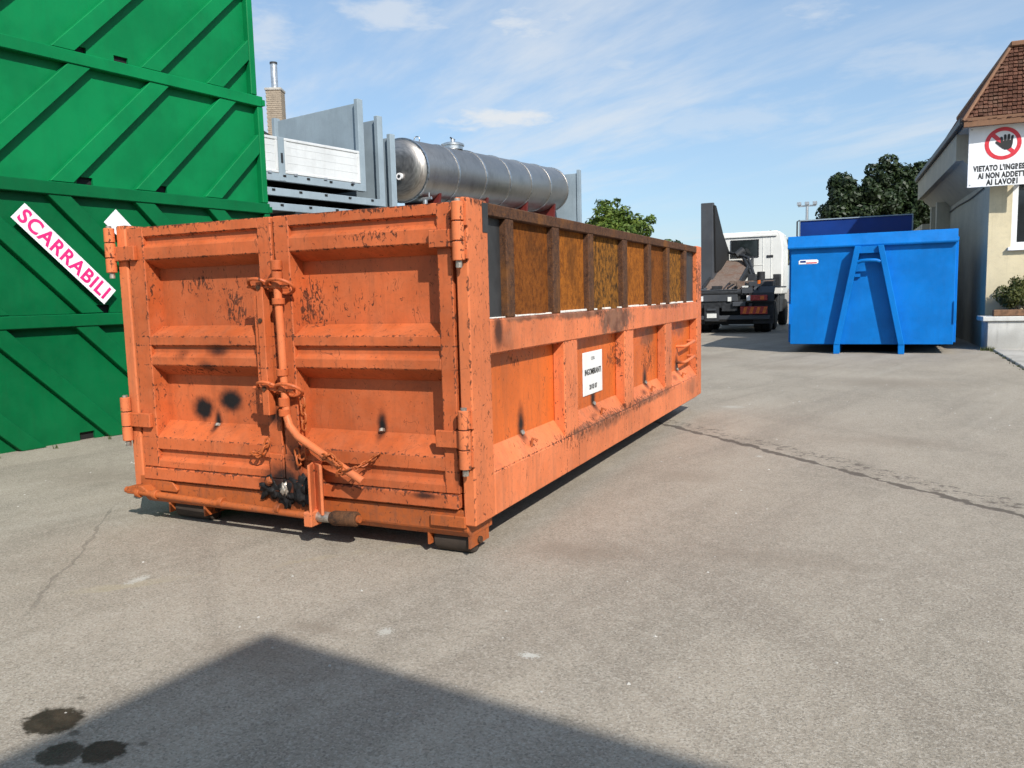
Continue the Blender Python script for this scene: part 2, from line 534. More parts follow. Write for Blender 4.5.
M['blue'] = paint('blue_paint', (0.0010, 0.152, 0.500), 0.42, 0.08, 0.12, dirtcol=(0.012, 0.065, 0.19), spec=0.2, bumps=0.05)
M['darkblue'] = paint('dark_blue_paint', (0.004, 0.032, 0.180), 0.4, 0.08, 0.08, dirtcol=(0.02, 0.03, 0.08))
M['grey'] = paint('grey_blue_paint', (0.265, 0.325, 0.365), 0.45, 0.07, 0.10, dirtcol=(0.10, 0.11, 0.11))
M['alu'] = paint('white_aluminium', (0.66, 0.67, 0.66), 0.38, 0.06, 0.12, dirtcol=(0.33, 0.31, 0.27), metal=0.15)
M['red'] = paint('red_paint', (0.13, 0.018, 0.015), 0.5, 0.1, 0.25)
M['concrete'] = paint('concrete', (0.40, 0.38, 0.34), 0.85, 0.12, 0.3, dirtcol=(0.14, 0.12, 0.10), bumps=0.1)
M['galv'] = plain('galvanised', (0.55, 0.56, 0.57), 0.35, 0.8, 0.2, 12)


def steel_mat():
    m, t, bs = new_mat('stainless_steel')
    co = objco(t)
    br = t.noise(t.scale(co, (1, 22, 1)), 6, 5, 0.6)
    cl = t.noise(co, 2.5, 5, 0.6)
    c = t.mix(t.ramp(br, 0.3, 0.7), (0.36, 0.33, 0.295), (0.52, 0.48, 0.44))
    c = t.mix(t.ramp(cl, 0.5, 0.75, 0, 0.5), c, (0.24, 0.22, 0.20))
    t.put(bs.inputs['Base Color'], c)
    bs.inputs['Metallic'].default_value = 1.0
    t.put(bs.inputs['Roughness'], t.ramp(br, 0.2, 0.8, 0.36, 0.50))
    return m


M['steel'] = steel_mat()
M['steel_bright'] = plain('steel_band', (0.62, 0.61, 0.59), 0.30, 1.0, 0.15, 20)


def wall_mat(name, col, dirtcol, low=0.9):
    m, t, bs = new_mat(name)
    co = objco(t)
    n1 = t.noise(co, 1.4, 6, 0.65)
    n2 = t.noise(co, 11, 5, 0.6)
    st = t.noise(t.scale(co, (6, 6, 0.6)), 1.5, 5, 0.65)
    c = t.mix(t.ramp(n1, 0.3, 0.7), tuple(x * 0.86 for x in col), col)
    c = t.mix(t.ramp(n2, 0.45, 0.8, 0, 0.25), c, dirtcol)
    c = t.mix(t.ramp(st, 0.5, 0.8, 0, 0.4), c, dirtcol)
    z = t.n('ShaderNodeSeparateXYZ', Vector=co).outputs['Z']
    zz = t.math('ADD', z, t.math('MULTIPLY', t.math('SUBTRACT', n1, 0.5), 1.2))
    c = t.mix(t.ramp(zz, 0.15, low + 0.5, 0.55, 0), c, dirtcol)      # splash dirt and damp at the foot
    t.put(bs.inputs['Base Color'], c)
    bs.inputs['Roughness'].default_value = 0.9
    bs.inputs['Specular IOR Level'].default_value = 0.2
    bump(t, bs, t.math('ADD', n2, t.noise(co, 60, 3)), 0.35, 0.01)
    return m


M['cream'] = wall_mat('cream_plaster', (0.66, 0.57, 0.38), (0.34, 0.29, 0.20))
M['greywall'] = wall_mat('grey_plaster', (0.54, 0.48, 0.36), (0.27, 0.24, 0.18))
M['planter'] = wall_mat('planter_white', (0.62, 0.61, 0.57), (0.22, 0.21, 0.19), 0.2)
M['tile'] = rust_mat('roof_tile', (0.070, 0.030, 0.020), (0.135, 0.056, 0.036), (0.17, 0.100, 0.070), 0.6)
tt_ = NT(M['tile'].node_tree)
bs_ = M['tile'].node_tree.nodes['Principled BSDF']
sk_ = bs_.inputs['Base Color'].links[0].from_socket
tt_.put(bs_.inputs['Base Color'], tt_.mix(1.0, sk_, tt_.mix(tt_.n('ShaderNodeNewGeometry').outputs['Random Per Island'], (0.62, 0.66, 0.66), (1.15, 1.2, 1.2)), 'MULTIPLY'))
M['fascia'] = paint('brown_fascia', (0.20, 0.105, 0.06), 0.7, 0.1, 0.2)
M['gutter'] = plain('dark_gutter', (0.018, 0.017, 0.017), 0.5)
M['glass'] = plain('dark_glass', (0.015, 0.018, 0.020), 0.08, 0, 0.1, 5, 0.7)
M['white_pvc'] = plain('white_frame', (0.75, 0.75, 0.74), 0.4, 0, 0.06)
M['brick'] = rust_mat('chimney_brick', (0.30, 0.245, 0.185), (0.41, 0.34, 0.26), (0.24, 0.195, 0.15), 1.2)
M['sign_red'] = plain('sign_red', (0.62, 0.035, 0.05), 0.4, 0, 0.1)
M['soil'] = plain('brown_wood', (0.16, 0.085, 0.045), 0.85, 0, 0.4, 15)
M['cab'] = paint('cab_white', (0.76, 0.76, 0.72), 0.32, 0.04, 0.08, dirtcol=(0.35, 0.33, 0.28))
M['truck_dark'] = plain('truck_dark', (0.022, 0.024, 0.027), 0.6, 0, 0.4, 6)
M['arm'] = paint('arm_grey', (0.060, 0.066, 0.075), 0.55, 0.1, 0.2)
M['frame_rust'] = rust_mat('frame_rust', (0.13, 0.10, 0.08), (0.22, 0.17, 0.14), (0.16, 0.07, 0.04), 0.6)
M['tyre'] = plain('tyre', (0.016, 0.016, 0.016), 0.85, 0, 0.3, 15)
M['tail_red'] = plain('tail_red', (0.30, 0.010, 0.014), 0.25, 0, 0.15, 10)
M['marker'] = plain('marker_orange', (0.60, 0.13, 0.012), 0.4, 0, 0.25, 18)
M['plate'] = plain('plate_white', (0.72, 0.72, 0.68), 0.4)
M['wood'] = plain('timber', (0.22, 0.15, 0.09), 0.8, 0, 0.3, 9)
M['bark'] = plain('bark', (0.085, 0.062, 0.045), 0.9, 0, 0.35, 7)


def leaf_mat(name, a, b, trans=0.25):
    m, t, bs = new_mat(name)
    co = objco(t)
    rnd = t.n('ShaderNodeNewGeometry').outputs['Random Per Island']
    c = t.mix(rnd, a, b)
    c = t.mix(t.ramp(t.noise(co, 0.9, 3), 0.35, 0.65, 0, 0.5), c, tuple(x * 0.6 for x in a))
    t.put(bs.inputs['Base Color'], c)
    bs.inputs['Roughness'].default_value = 0.5
    bs.inputs['Specular IOR Level'].default_value = 0.35
    tr = t.n('ShaderNodeBsdfTranslucent', Color=c)
    mx = t.n('ShaderNodeMixShader')
    mx.inputs[0].default_value = trans
    t.nt.links.new(bs.outputs[0], mx.inputs[1])
    t.nt.links.new(tr.outputs[0], mx.inputs[2])
    t.nt.links.new(mx.outputs[0], t.nt.nodes['Material Output'].inputs[0])
    return m


M['leaf'] = leaf_mat('laurel_leaf', (0.06, 0.115, 0.018), (0.19, 0.25, 0.045))
M['leaf_dark'] = leaf_mat('dark_leaf', (0.014, 0.030, 0.010), (0.040, 0.062, 0.020), 0.15)
M['leaf_plant'] = leaf_mat('plant_leaf', (0.05, 0.075, 0.018), (0.13, 0.13, 0.035))


def ground_mat():
    m, t, bs = new_mat('worn_asphalt')
    co = objco(t)
    big = t.noise(co, 0.28, 4, 0.62, 0.3)
    mid = t.noise(t.scale(co, (1, 0.45, 1)), 1.3, 5, 0.65)
    sml = t.noise(co, 9, 4, 0.65)
    vor = t.n('ShaderNodeTexVoronoi', Vector=co, Scale=135.0)
    agg = t.noise(co, 95, 2, 0.75)
    agg2 = t.noise(co, 210, 2, 0.7)
    base = t.mix(t.ramp(big, 0.3, 0.7), (0.292, 0.250, 0.194), (0.374, 0.323, 0.253))
    base = t.mix(t.ramp(mid, 0.40, 0.70, 0, 0.8), base, (0.250, 0.216, 0.168))
    base = t.mix(t.ramp(sml, 0.40, 0.75, 0, 0.40), base, (0.42, 0.368, 0.296))
    # tyre-polished streaks and broad worn patches
    rt = t.n('ShaderNodeVectorRotate', Vector=co, Angle=0.30)
    trk = t.noise(t.scale(rt.outputs[0], (1.9, 0.10, 1)), 1.0, 4, 0.6)
    base = t.mix(t.ramp(trk, 0.52, 0.66, 0, 0.42), base, (0.225, 0.190, 0.148))
    base = t.mix(t.ramp(trk, 0.46, 0.34, 0, 0.35), base, (0.40, 0.355, 0.288))
    rt2 = t.n('ShaderNodeVectorRotate', Vector=co, Angle=-0.85)
    trk2 = t.noise(t.scale(rt2.outputs[0], (1.4, 0.13, 1)), 1.3, 4, 0.6)
    base = t.mix(t.ramp(trk2, 0.56, 0.68, 0, 0.38), base, (0.235, 0.198, 0.154))
    # aggregate
    sepc = t.n('ShaderNodeSeparateColor', Color=vor.outputs['Color']).outputs[0]
    base = t.mix(t.ramp(sepc, 0.55, 1.0, 0, 0.34), base, (0.54, 0.495, 0.42))
    base = t.mix(t.ramp(sepc, 0.30, 0.0, 0, 0.38), base, (0.090, 0.078, 0.062))
    base = t.mix(t.ramp(agg, 0.50, 0.72, 0, 0.42), base, (0.100, 0.087, 0.070))
    base = t.mix(t.ramp(agg2, 0.58, 0.72, 0, 0.40), base, (0.60, 0.575, 0.53))
    sep = t.n('ShaderNodeSeparateXYZ', Vector=co)
    X, Y = sep.outputs['X'], sep.outputs['Y']
    wob = t.math('MULTIPLY', t.math('SUBTRACT', sml, 0.5), 0.5)

    def seam(x0, y0, x1, y1, w, strg, seed, t0=None, amp=0.30):
        dx, dy = x1 - x0, y1 - y0
        L = math.hypot(dx, dy)
        nx, ny = -dy / L, dx / L
        dist = t.math('ADD', t.math('MULTIPLY', t.math('SUBTRACT', X, x0), nx), t.math('MULTIPLY', t.math('SUBTRACT', Y, y0), ny))
        sh = t.vmath('ADD', co, (seed, 0, 0))
        jit = t.math('MULTIPLY', t.math('SUBTRACT', t.noise(sh, 1.6, 4, 0.62), 0.5), amp)
        dist = t.math('ABSOLUTE', t.math('ADD', dist, jit))
        ww = t.ramp(t.noise(sh, 5.5, 3, 0.7), 0.3, 0.7, w * 0.25, w * 1.5)
        ln = t.ramp(t.math('DIVIDE', dist, ww), 0.6, 1.1, 1, 0)
        al = t.math('ADD', t.math('MULTIPLY', t.math('SUBTRACT', X, x0), dx / L), t.math('MULTIPLY', t.math('SUBTRACT', Y, y0), dy / L))
        lim = t.math('MULTIPLY', t.ramp(al, -0.2, 0.15), t.ramp(al, L, L + 0.4, 1, 0))
        return t.math('MULTIPLY', t.math('MULTIPLY', ln, lim), strg)
    cr = seam(-0.32, 4.75, 5.2, -0.5, 0.045, 0.85, 0)
    patchy = t.ramp(t.noise(co, 14, 4, 0.7), 0.47, 0.62)
    cr2 = t.math('MULTIPLY', seam(-0.22, 4.90, 5.3, -0.32, 0.12, 0.75, 3.1), patchy)
    cr = t.math('MAXIMUM', cr, cr2)
    cr = t.math('MAXIMUM', cr, seam(-2.9, 0.15, -1.75, -1.2, 0.012, 0.35, 8.0, amp=0.2))
    base = t.mix(cr, base, (0.090, 0.074, 0.060))
    # old pale wheel track and scuffs
    tr = t.math('MULTIPLY', seam(-1.6, -1.05, -0.55, 0.05, 0.05, 0.5, 5.0, amp=0.10), t.ramp(mid, 0.4, 0.6))
    base = t.mix(tr, base, (0.40, 0.34, 0.22))
    pale = [((-1.50, -0.85, 0), (0.05, 0.10, 1), 0.3, 0.8), ((0.04, -0.92, 0), (0.05, 0.06, 1), 0.3, 0.75), ((0.69, -0.90, 0), (0.055, 0.035, 1), 0.4, 0.95),
            ((0.30, 6.05, 0), (0.25, 0.18, 1), 0.1, 0.5), ((1.0, 3.2, 0), (0.04, 0.06, 1), 0.3, 0.7), ((-0.30, -1.22, 0), (0.012, 0.012, 1), 0.3, 0.8)]
    base = t.mix(t.spots(co, pale, t.math('ADD', t.math('MULTIPLY', wob, 2.0), t.math('MULTIPLY', t.math('SUBTRACT', agg, 0.45), 2.2))), base, (0.50, 0.48, 0.42))
    # damp and oil marks
    oil = [((-0.605, -1.945, 0), (0.125, 0.095, 1), 0.72, 0.95), ((-0.40, -2.065, 0), (0.085, 0.074, 1), 0.72, 0.85), ((-0.285, -2.01, 0), (0.078, 0.066, 1), 0.75, 0.92), ((-0.47, -1.97, 0), (0.030, 0.024, 1), 0.4, 0.6), ((-0.66, -1.80, 0), (0.022, 0.018, 1), 0.4, 0.5), ((-0.20, -1.93, 0), (0.018, 0.015, 1), 0.4, 0.5)]
    oilw = t.math('MULTIPLY', t.math('SUBTRACT', t.noise(co, 22, 4, 0.65), 0.5), 1.0)
    om = t.spots(co, oil, t.math('ADD', oilw, t.math('MULTIPLY', t.math('SUBTRACT', mid, 0.5), 0.9)))
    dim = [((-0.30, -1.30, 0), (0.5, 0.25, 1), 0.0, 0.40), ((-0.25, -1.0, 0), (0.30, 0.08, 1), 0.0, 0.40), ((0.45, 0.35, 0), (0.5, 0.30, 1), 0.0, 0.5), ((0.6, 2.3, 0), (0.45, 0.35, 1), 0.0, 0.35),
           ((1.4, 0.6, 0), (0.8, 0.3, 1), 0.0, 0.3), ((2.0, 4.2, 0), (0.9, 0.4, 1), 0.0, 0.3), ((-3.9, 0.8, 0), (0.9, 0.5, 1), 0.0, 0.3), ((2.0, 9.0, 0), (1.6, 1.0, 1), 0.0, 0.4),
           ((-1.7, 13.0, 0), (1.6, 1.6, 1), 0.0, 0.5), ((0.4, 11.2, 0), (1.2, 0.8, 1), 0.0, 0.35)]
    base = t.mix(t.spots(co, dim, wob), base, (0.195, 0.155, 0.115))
    base = t.mix(om, base, t.mix(t.ramp(sml, 0.35, 0.7), (0.014, 0.009, 0.005), (0.045, 0.031, 0.017)))
    t.put(bs.inputs['Base Color'], base)
    rr = t.ramp(sml, 0.3, 0.7, 0.82, 0.95)
    t.put(bs.inputs['Roughness'], t.math('SUBTRACT', rr, t.math('MULTIPLY', om, 0.30)))
    bs.inputs['Specular IOR Level'].default_value = 0.25
    h = t.math('ADD', t.math('MULTIPLY', sepc, 0.5), agg)
    bump(t, bs, h, 0.55, 0.006)
    return m


M['asphalt'] = ground_mat()

# ------------------------------------------------------------------ setting
g = MB()
S = 2500
g.add([(-S, -S, 0), (S, -S, 0), (S, S, 0), (-S, S, 0)], [(0, 1, 2, 3)])
tag(g.build('ground', M['asphalt']), kind='structure')
pv = MB().box(3.98, 14, 9.5, 17.5, -0.05, 0.035)
tag(pv.build('pavement', M['concrete'], bevel=0.012), kind='structure')

# ------------------------------------------------------------------ orange roll-off container
oc = thing('orange_container', 'battered orange roll-off container with rusty upper side panels and double end doors', 'container')
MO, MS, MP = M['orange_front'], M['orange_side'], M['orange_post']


def door(x0, x1, xa, xb):
    """one end door between x0..x1 whose recess spans xa..xb"""
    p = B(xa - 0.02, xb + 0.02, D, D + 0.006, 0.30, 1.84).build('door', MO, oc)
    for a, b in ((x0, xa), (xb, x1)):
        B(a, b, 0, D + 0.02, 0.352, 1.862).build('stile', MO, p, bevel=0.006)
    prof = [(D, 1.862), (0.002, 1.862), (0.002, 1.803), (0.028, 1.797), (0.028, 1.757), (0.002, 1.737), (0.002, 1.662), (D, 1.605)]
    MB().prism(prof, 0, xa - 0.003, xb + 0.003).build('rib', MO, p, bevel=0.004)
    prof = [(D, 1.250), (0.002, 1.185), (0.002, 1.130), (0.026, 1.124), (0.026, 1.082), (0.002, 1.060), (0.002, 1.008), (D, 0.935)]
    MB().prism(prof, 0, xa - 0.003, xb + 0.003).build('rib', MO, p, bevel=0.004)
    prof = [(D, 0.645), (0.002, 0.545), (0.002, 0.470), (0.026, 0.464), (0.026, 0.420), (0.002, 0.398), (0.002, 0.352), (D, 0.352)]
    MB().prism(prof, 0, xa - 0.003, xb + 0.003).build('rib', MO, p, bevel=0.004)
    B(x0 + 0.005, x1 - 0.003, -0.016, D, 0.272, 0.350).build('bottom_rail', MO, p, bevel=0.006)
    return p


dl = door(-2.400, -1.258, -2.268, -1.358)
dr = door(-1.240, -0.092, -1.132, -0.180)
# grease-caulked drain holes in the doors
for x, z, p in ((-1.85, 0.605, dl), (-0.63, 0.63, dr)):
    T([(x, D - 0.012, z + 0.03), (x + 0.004, D - 0.02, z + 0.015)], 0.018, 8).build('drain_plug', M['bare_steel'], p)

# corner posts
for x0, x1 in ((-0.072, 0.0), (-2.5, -2.418)):
    B(x0, x1, 0.0, 0.235, 0.185, 1.882).build('corner_post', MP, oc, bevel=0.008)
for x0, x1 in ((-0.09, 0.0), (-2.5, -2.41)):
    B(x0, x1, 5.49, 5.72, 0.19, 1.882).build('corner_post', MP, oc, bevel=0.008)
# grey primer patch on the near post
B(0.0, 0.003, 0.17, 0.234, 1.715, 1.868).build('bare_patch', M['primer'], oc)

# sill under the doors
sill = MB().prism([(0.012, 0.262), (0.012, 0.150), (0.045, 0.110), (0.30, 0.110), (0.30, 0.262)], 0, -2.44, -0.055).build('sill', M['orange_sill'], oc, bevel=0.006)
B(-0.275, -0.062, -0.008, 0.03, 0.172, 0.236).build('bracket', M['orange_sill'], sill, bevel=0.005)
MB().prism([(-2.44, 0.20), (-2.44, 0.29), (-2.36, 0.29), (-2.16, 0.262), (-2.12, 0.215), (-2.13, 0.20)], 1, -0.006, 0.02).build('bracket', M['orange_sill'], sill, bevel=0.003)

# hinges


def hinge(x, z0, z1, zp, side, pin_down=0.035):
    """barrel at x from z0 to z1, strap plate on the door at zp"""
    xa, xb = (x + 0.02, x + 0.20) if side < 0 else (x - 0.175, x - 0.02)
    h = B(xa, xb, -0.032, -0.004, zp - 0.045, zp + 0.045).build('hinge', MO, oc, bevel=0.004)
    n = 3
    for k in range(n):
        a = z0 + (z1 - z0) * k / n
        b = z0 + (z1 - z0) * (k + 1) / n - 0.006
        T([(x, -0.034, a), (x, -0.034, b)], 0.032, 16).build('knuckle', MP, h, bevel=0.003, smooth=True)
    T([(x, -0.034, z0 - pin_down), (x, -0.034, z1 + 0.008)], 0.017, 10).build('pin', M['bare_steel'], h, smooth=True)
    sx = 0.07 if side > 0 else -0.07
    B(min(x, x + sx * 0.6), max(x, x + sx * 0.6), -0.020, 0.0, zp + 0.06, z1 - 0.01).build('leaf', MP, h)
    B(min(x, x + sx * 0.6), max(x, x + sx * 0.6), -0.020, 0.0, z0 + 0.01, zp - 0.06).build('leaf', MP, h)
    return h


hinge(-0.034, 1.565, 1.862, 1.68, 1)
hinge(-0.034, 0.500, 0.812, 0.650, 1)
hinge(-2.518, 1.590, 1.872, 1.705, -1)
hinge(-2.490, 0.520, 0.805, 0.655, -1)

# vertical locking pipe with bent handle
px = -1.175
pts = [(px - 0.01, -0.055, 1.61), (px, -0.055, 1.2), (px + 0.004, -0.055, 0.80), (px + 0.008, -0.056, 0.74), (px + 0.035, -0.065, 0.68), (px + 0.10, -0.078, 0.625), (px + 0.30, -0.09, 0.525), (px + 0.545, -0.10, 0.405)]
lock = T(pts, 0.0225, 12).build('locking_bar', MP, oc, smooth=True)
for z, h, r in ((1.585, 0.055, 0.033), (1.505, 0.09, 0.031), (1.385, 0.035, 0.036), (0.985, 0.04, 0.034), (0.90, 0.05, 0.030), (0.815, 0.05, 0.032), (0.755, 0.04, 0.034)):
    T([(px - 0.004, -0.055, z - h / 2), (px - 0.004, -0.055, z + h / 2)], r, 14).build('collar', MO, lock, bevel=0.003, smooth=True)


def ring(cx, cy, cz, rx, ry, r, tilt=0.0):
    return [(cx + rx * math.cos(a), cy - ry * math.sin(a), cz + tilt * math.sin(a)) for a in [2 * math.pi * k / 20 for k in range(20)]]


for z, dx in ((1.468, 0.0), (0.886, 0.02)):
    MB().tube(ring(px + 0.02 + dx, -0.060, z, 0.085, 0.05, 0.01, 0.040), 0.0095, 8, closed=True).build('shackle', MO, lock, smooth=True)
    MB().tube(ring(px - 0.13 + dx, -0.060, z + 0.01, 0.070, 0.045, 0.01, 0.036), 0.0095, 8, closed=True).build('shackle', MO, lock, smooth=True)
for z in (1.468, 0.886):
    T([(px - 0.225, -0.05, z + 0.005), (px + 0.085, -0.07, z - 0.004)], 0.011, 8).build('bolt', MO, lock, smooth=True)
# flat bars on the meeting stile
fb = B(-1.322, -1.274, -0.075, -0.018, 0.735, 1.512).build('latch_bar', MO, oc, bevel=0.004)
B(-1.365, -1.340, -0.05, 0.004, 0.80, 1.42).build('fin', MO, fb, bevel=0.003)
for z in (1.465, 1.28, 0.89):
    T([(-1.298, -0.084, z), (-1.298, -0.07, z)], 0.013, 8).build('bolt', M['rust_dark'], fb)
for x0, x1 in ((-1.352, -1.262), (-1.236, -1.136)):
    B(x0, x1, -0.012, 0.0, 0.353, 0.50).build('lock_plate', MO, oc, bevel=0.004)


def chain(name, pts, link=0.048, r=0.006, mat=None):
    m = MB()
    path = [Vector(p) for p in pts]
    seg = [(path[i + 1] - path[i]).length for i in range(len(path) - 1)]
    tot = sum(seg)
    n = max(2, int(tot / (link * 0.78)))
    for k in range(n):
        d = tot * (k + 0.5) / n
        i = 0
        while i < len(seg) - 1 and d > seg[i]:
            d -= seg[i]
            i += 1
        c = path[i].lerp(path[i + 1], d / seg[i])
        t = (path[i + 1] - path[i]).normalized()
        a = Vector((0, -1, 0)) if k % 2 == 0 else t.cross(Vector((0, -1, 0)))
        a = (a - t * a.dot(t)).normalized()
        w = t.cross(a) if k % 2 == 0 else a
        w = t.cross(a)
        q = []
        for j in range(14):
            an = 2 * math.pi * j / 14
            q.append(c + t * (math.cos(an) * link * 0.5 + (0.25 * link if math.cos(an) > 0 else -0.25 * link)) * 0.8 + w * math.sin(an) * link * 0.34)
        m.tube(q, r, 6, closed=True)
    return m.build(name, mat or M['orange_sill'], oc, smooth=True)


chain('chain', [(-1.085, -0.012, 0.835), (-1.078, -0.016, 0.74), (-1.075, -0.02, 0.655)])
chain('chain', [(-1.07, -0.02, 0.60), (-1.06, -0.025, 0.53), (-1.12, -0.03, 0.475), (-1.13, -0.03, 0.54)])
chain('chain', [(-0.90, -0.10, 0.52), (-0.83, -0.125, 0.545), (-0.76, -0.12, 0.49), (-0.79, -0.10, 0.44), (-0.70, -0.115, 0.475)])
chain('chain', [(-0.70, -0.10, 0.46), (-0.64, -0.03, 0.50), (-0.575, -0.016, 0.545)], 0.034, 0.0045)
chain('chain', [(-1.345, -0.02, 0.585), (-1.37, -0.03, 0.52), (-1.42, -0.035, 0.49), (-1.47, -0.02, 0.50)])

# angled catch for the handle
MB().prism([(-1.035, -0.005), (-0.985, -0.125), (-0.972, -0.120), (-1.005, -0.04), (-0.925, -0.095), (-0.915, -0.083), (-0.985, 0.012)], 2, 0.185, 0.475).build('handle_catch', MS, oc, bevel=0.003)
B(-1.03, -0.975, -0.125, -0.03, 0.12, 0.205).build('catch_foot', MS, oc, bevel=0.005)

# horizontal tarp bar below the doors
tb = T([(-2.515, -0.055, 0.200), (-2.3, -0.058, 0.190), (-1.6, -0.06, 0.175), (-0.98, -0.06, 0.165)], 0.021, 12).build('tarp_bar', M['orange_sill'], oc, smooth=True)
for x in (-2.40, -2.25, -1.70, -1.26):
    T([(x - 0.016, -0.058, 0.190), (x + 0.016, -0.058, 0.188)], 0.031, 12).build('clamp', M['orange_sill'], tb, bevel=0.003, smooth=True)
MB().prism([(-2.50, 0.178), (-2.49, 0.225), (-2.36, 0.240), (-2.30, 0.205), (-2.31, 0.182)], 1, -0.075, 0.012).build('lug', M['orange_sill'], tb, bevel=0.006)
T([(-0.98, -0.06, 0.168), (-0.86, -0.06, 0.172)], 0.030, 12).build('collar', M['bare_steel'], tb, bevel=0.006, smooth=True)
T([(-0.885, -0.06, 0.170), (-0.865, -0.06, 0.170), (-0.715, -0.06, 0.178), (-0.705, -0.06, 0.178)], [0.032, 0.042, 0.042, 0.034], 16).build('grip', M['rust_dark'], tb, smooth=True)
T([(-0.705, -0.06, 0.178), (-0.692, -0.06, 0.179)], 0.022, 12).build('end_cap', M['orange_sill'], tb, smooth=True)


def blob(name, c, rx, ry, rz, amp, seed, mat, parent, n=3):
    bm = bmesh.new()
    bmesh.ops.create_icosphere(bm, subdivisions=n, radius=1)
    rr = np.random.default_rng(seed)
    ph = rr.uniform(0, 6.28, (7, 3))
    fr = rr.uniform(2.0, 8.5, (7, 3))
    for v in bm.verts:
        q = v.co
        s = sum(math.sin(fr[i][0] * q.x + ph[i][0]) * math.sin(fr[i][1] * q.y + ph[i][1]) * math.sin(fr[i][2] * q.z + ph[i][2]) for i in range(7))
        f = 1 + amp * s
        v.co = Vector((c[0] + q.x * rx * f, c[1] + q.y * ry * f, c[2] + q.z * rz * f))
    me = bpy.data.meshes.new(name)
    bm.to_mesh(me)
    bm.free()
    me.materials.append(mat)
    for p in me.polygons:
        p.use_smooth = True
    o = bpy.data.objects.new(name, me)
    COL.objects.link(o)
    o.parent = parent
    return o


blob('tar_lump', (-1.365, -0.002, 0.300), 0.070, 0.026, 0.060, 0.26, 3, M['black_tar'], oc, 4)
blob('tar_lump', (-1.115, -0.004, 0.300), 0.080, 0.028, 0.080, 0.26, 5, M['black_tar'], oc, 4)
blob('tar_lump', (-1.245, -0.002, 0.272), 0.055, 0.022, 0.075, 0.24, 9, M['black_tar'], oc, 4)
blob('scraped_weld', (-1.245, -0.020, 0.295), 0.026, 0.016, 0.040, 0.2, 4, M['bare_steel'], oc)
blob('scraped_weld', (-1.345, -0.036, 0.335), 0.024, 0.014, 0.024, 0.2, 8, M['orange_sill'], oc)

# side walls: right one in full, left one the same way
for sgn, xo in ((1, 0.0), (-1, -2.5)):
    def sx(v):
        return xo + v * sgn

    def bxs(a, b, y0, y1, z0, z1):
        return B(min(sx(a), sx(b)), max(sx(a), sx(b)), y0, y1, z0, z1)
    cols = [(1.33, 1.58), (2.70, 2.95), (4.05, 4.30)]
    bxs(-0.096, -0.088, 0.20, 5.52, 0.42, 1.10).build('side_panel', M['orange_panel'], oc)
    bxs(-0.10, 0.001, 0.235, 5.492, 0.186, 0.428).build('bottom_beam', MS, oc, bevel=0.008)
    bxs(-0.11, 0.001, 0.235, 5.49, 1.070, 1.262).build('middle_beam', MS, oc, bevel=0.010)
    for a, b in cols:
        bxs(-0.09, -0.002, a, b, 0.42, 1.075).build('column', MS, oc, bevel=0.008)
    ed = [0.235] + [v for c in cols for v in c] + [5.49]
    for k in range(4):
        a, b = ed[2 * k], ed[2 * k + 1]
        MB().prism([(sx(-0.092), 0.552), (sx(-0.004), 0.430), (sx(-0.092), 0.425)], 1, a + 0.002, b - 0.002).build('sloped_ledge', MS, oc)
        yd = (0.79, 2.13, 3.60, 4.86)[k]
        T([(sx(-0.085), yd, 0.552), (sx(-0.072), yd - 0.004, 0.556)], 0.016, 8).build('drain_plug', M['bare_steel'], oc)
        T([(sx(-0.03), yd + 0.02, 0.466), (sx(-0.022), yd + 0.025, 0.515), (sx(0.008), yd + 0.03, 0.50)], 0.010, 8).build('tarp_hook', M['orange_sill'], oc, smooth=True)
    # rusty upper section
    bxs(-0.085, -0.004, 0.235, 5.49, 1.806, 1.874).build('top_rail', M['rust_frame'], oc, bevel=0.006)
    ups = [(0.475, 0.575), (1.17, 1.285), (1.85, 1.96), (2.68, 2.805), (3.45, 3.555), (4.13, 4.24), (4.88, 4.99)]
    for a, b in ups:
        bxs(-0.06, -0.006, a, b, 1.262, 1.808).build('upright', M['rust_frame'], oc, bevel=0.005)
    eds = [0.235] + [v for u in ups for v in u] + [5.49]
    for k in range(8):
        a, b = eds[2 * k], eds[2 * k + 1]
        mt = M['primer'] if k in (0, 7) else (M['rust_panel_dark'] if k in (3, 6) else M['rust_panel_bright'] if k in (2, 4) else M['rust_panel'])
        bxs(-0.058, -0.048, a - 0.03, b + 0.03, 1.262, 1.812).build('infill_panel', mt, oc)
    # lumpy white sealant on the beam at the foot of the panels
    m = MB()
    y = 0.245
    while y < 5.4:
        L = random.uniform(0.05, 0.22)
        if random.random() < 0.72:
            w = random.uniform(0.008, 0.02)
            hgt = random.uniform(0.006, 0.016)
            m.box(min(sx(-0.09 + w * 0), sx(-0.01 - w)), max(sx(-0.09), sx(-0.01 - w)), y, y + L, 1.260, 1.262 + hgt)
        y += L + random.uniform(0.0, 0.03)
    tag(m.build('sealant', M['seal'], oc, bevel=0.003), kind='stuff')
    # rungs at the far bay
    for z in (0.80, 0.63):
        T([(sx(-0.09), 4.86, z), (sx(-0.01), 4.87, z), (sx(0.0), 4.90, z + 0.004), (sx(0.0), 5.34, z + 0.03), (sx(-0.01), 5.37, z + 0.03), (sx(-0.09), 5.38, z + 0.03)], 0.016, 10).build('step_rung', MS, oc, smooth=True)
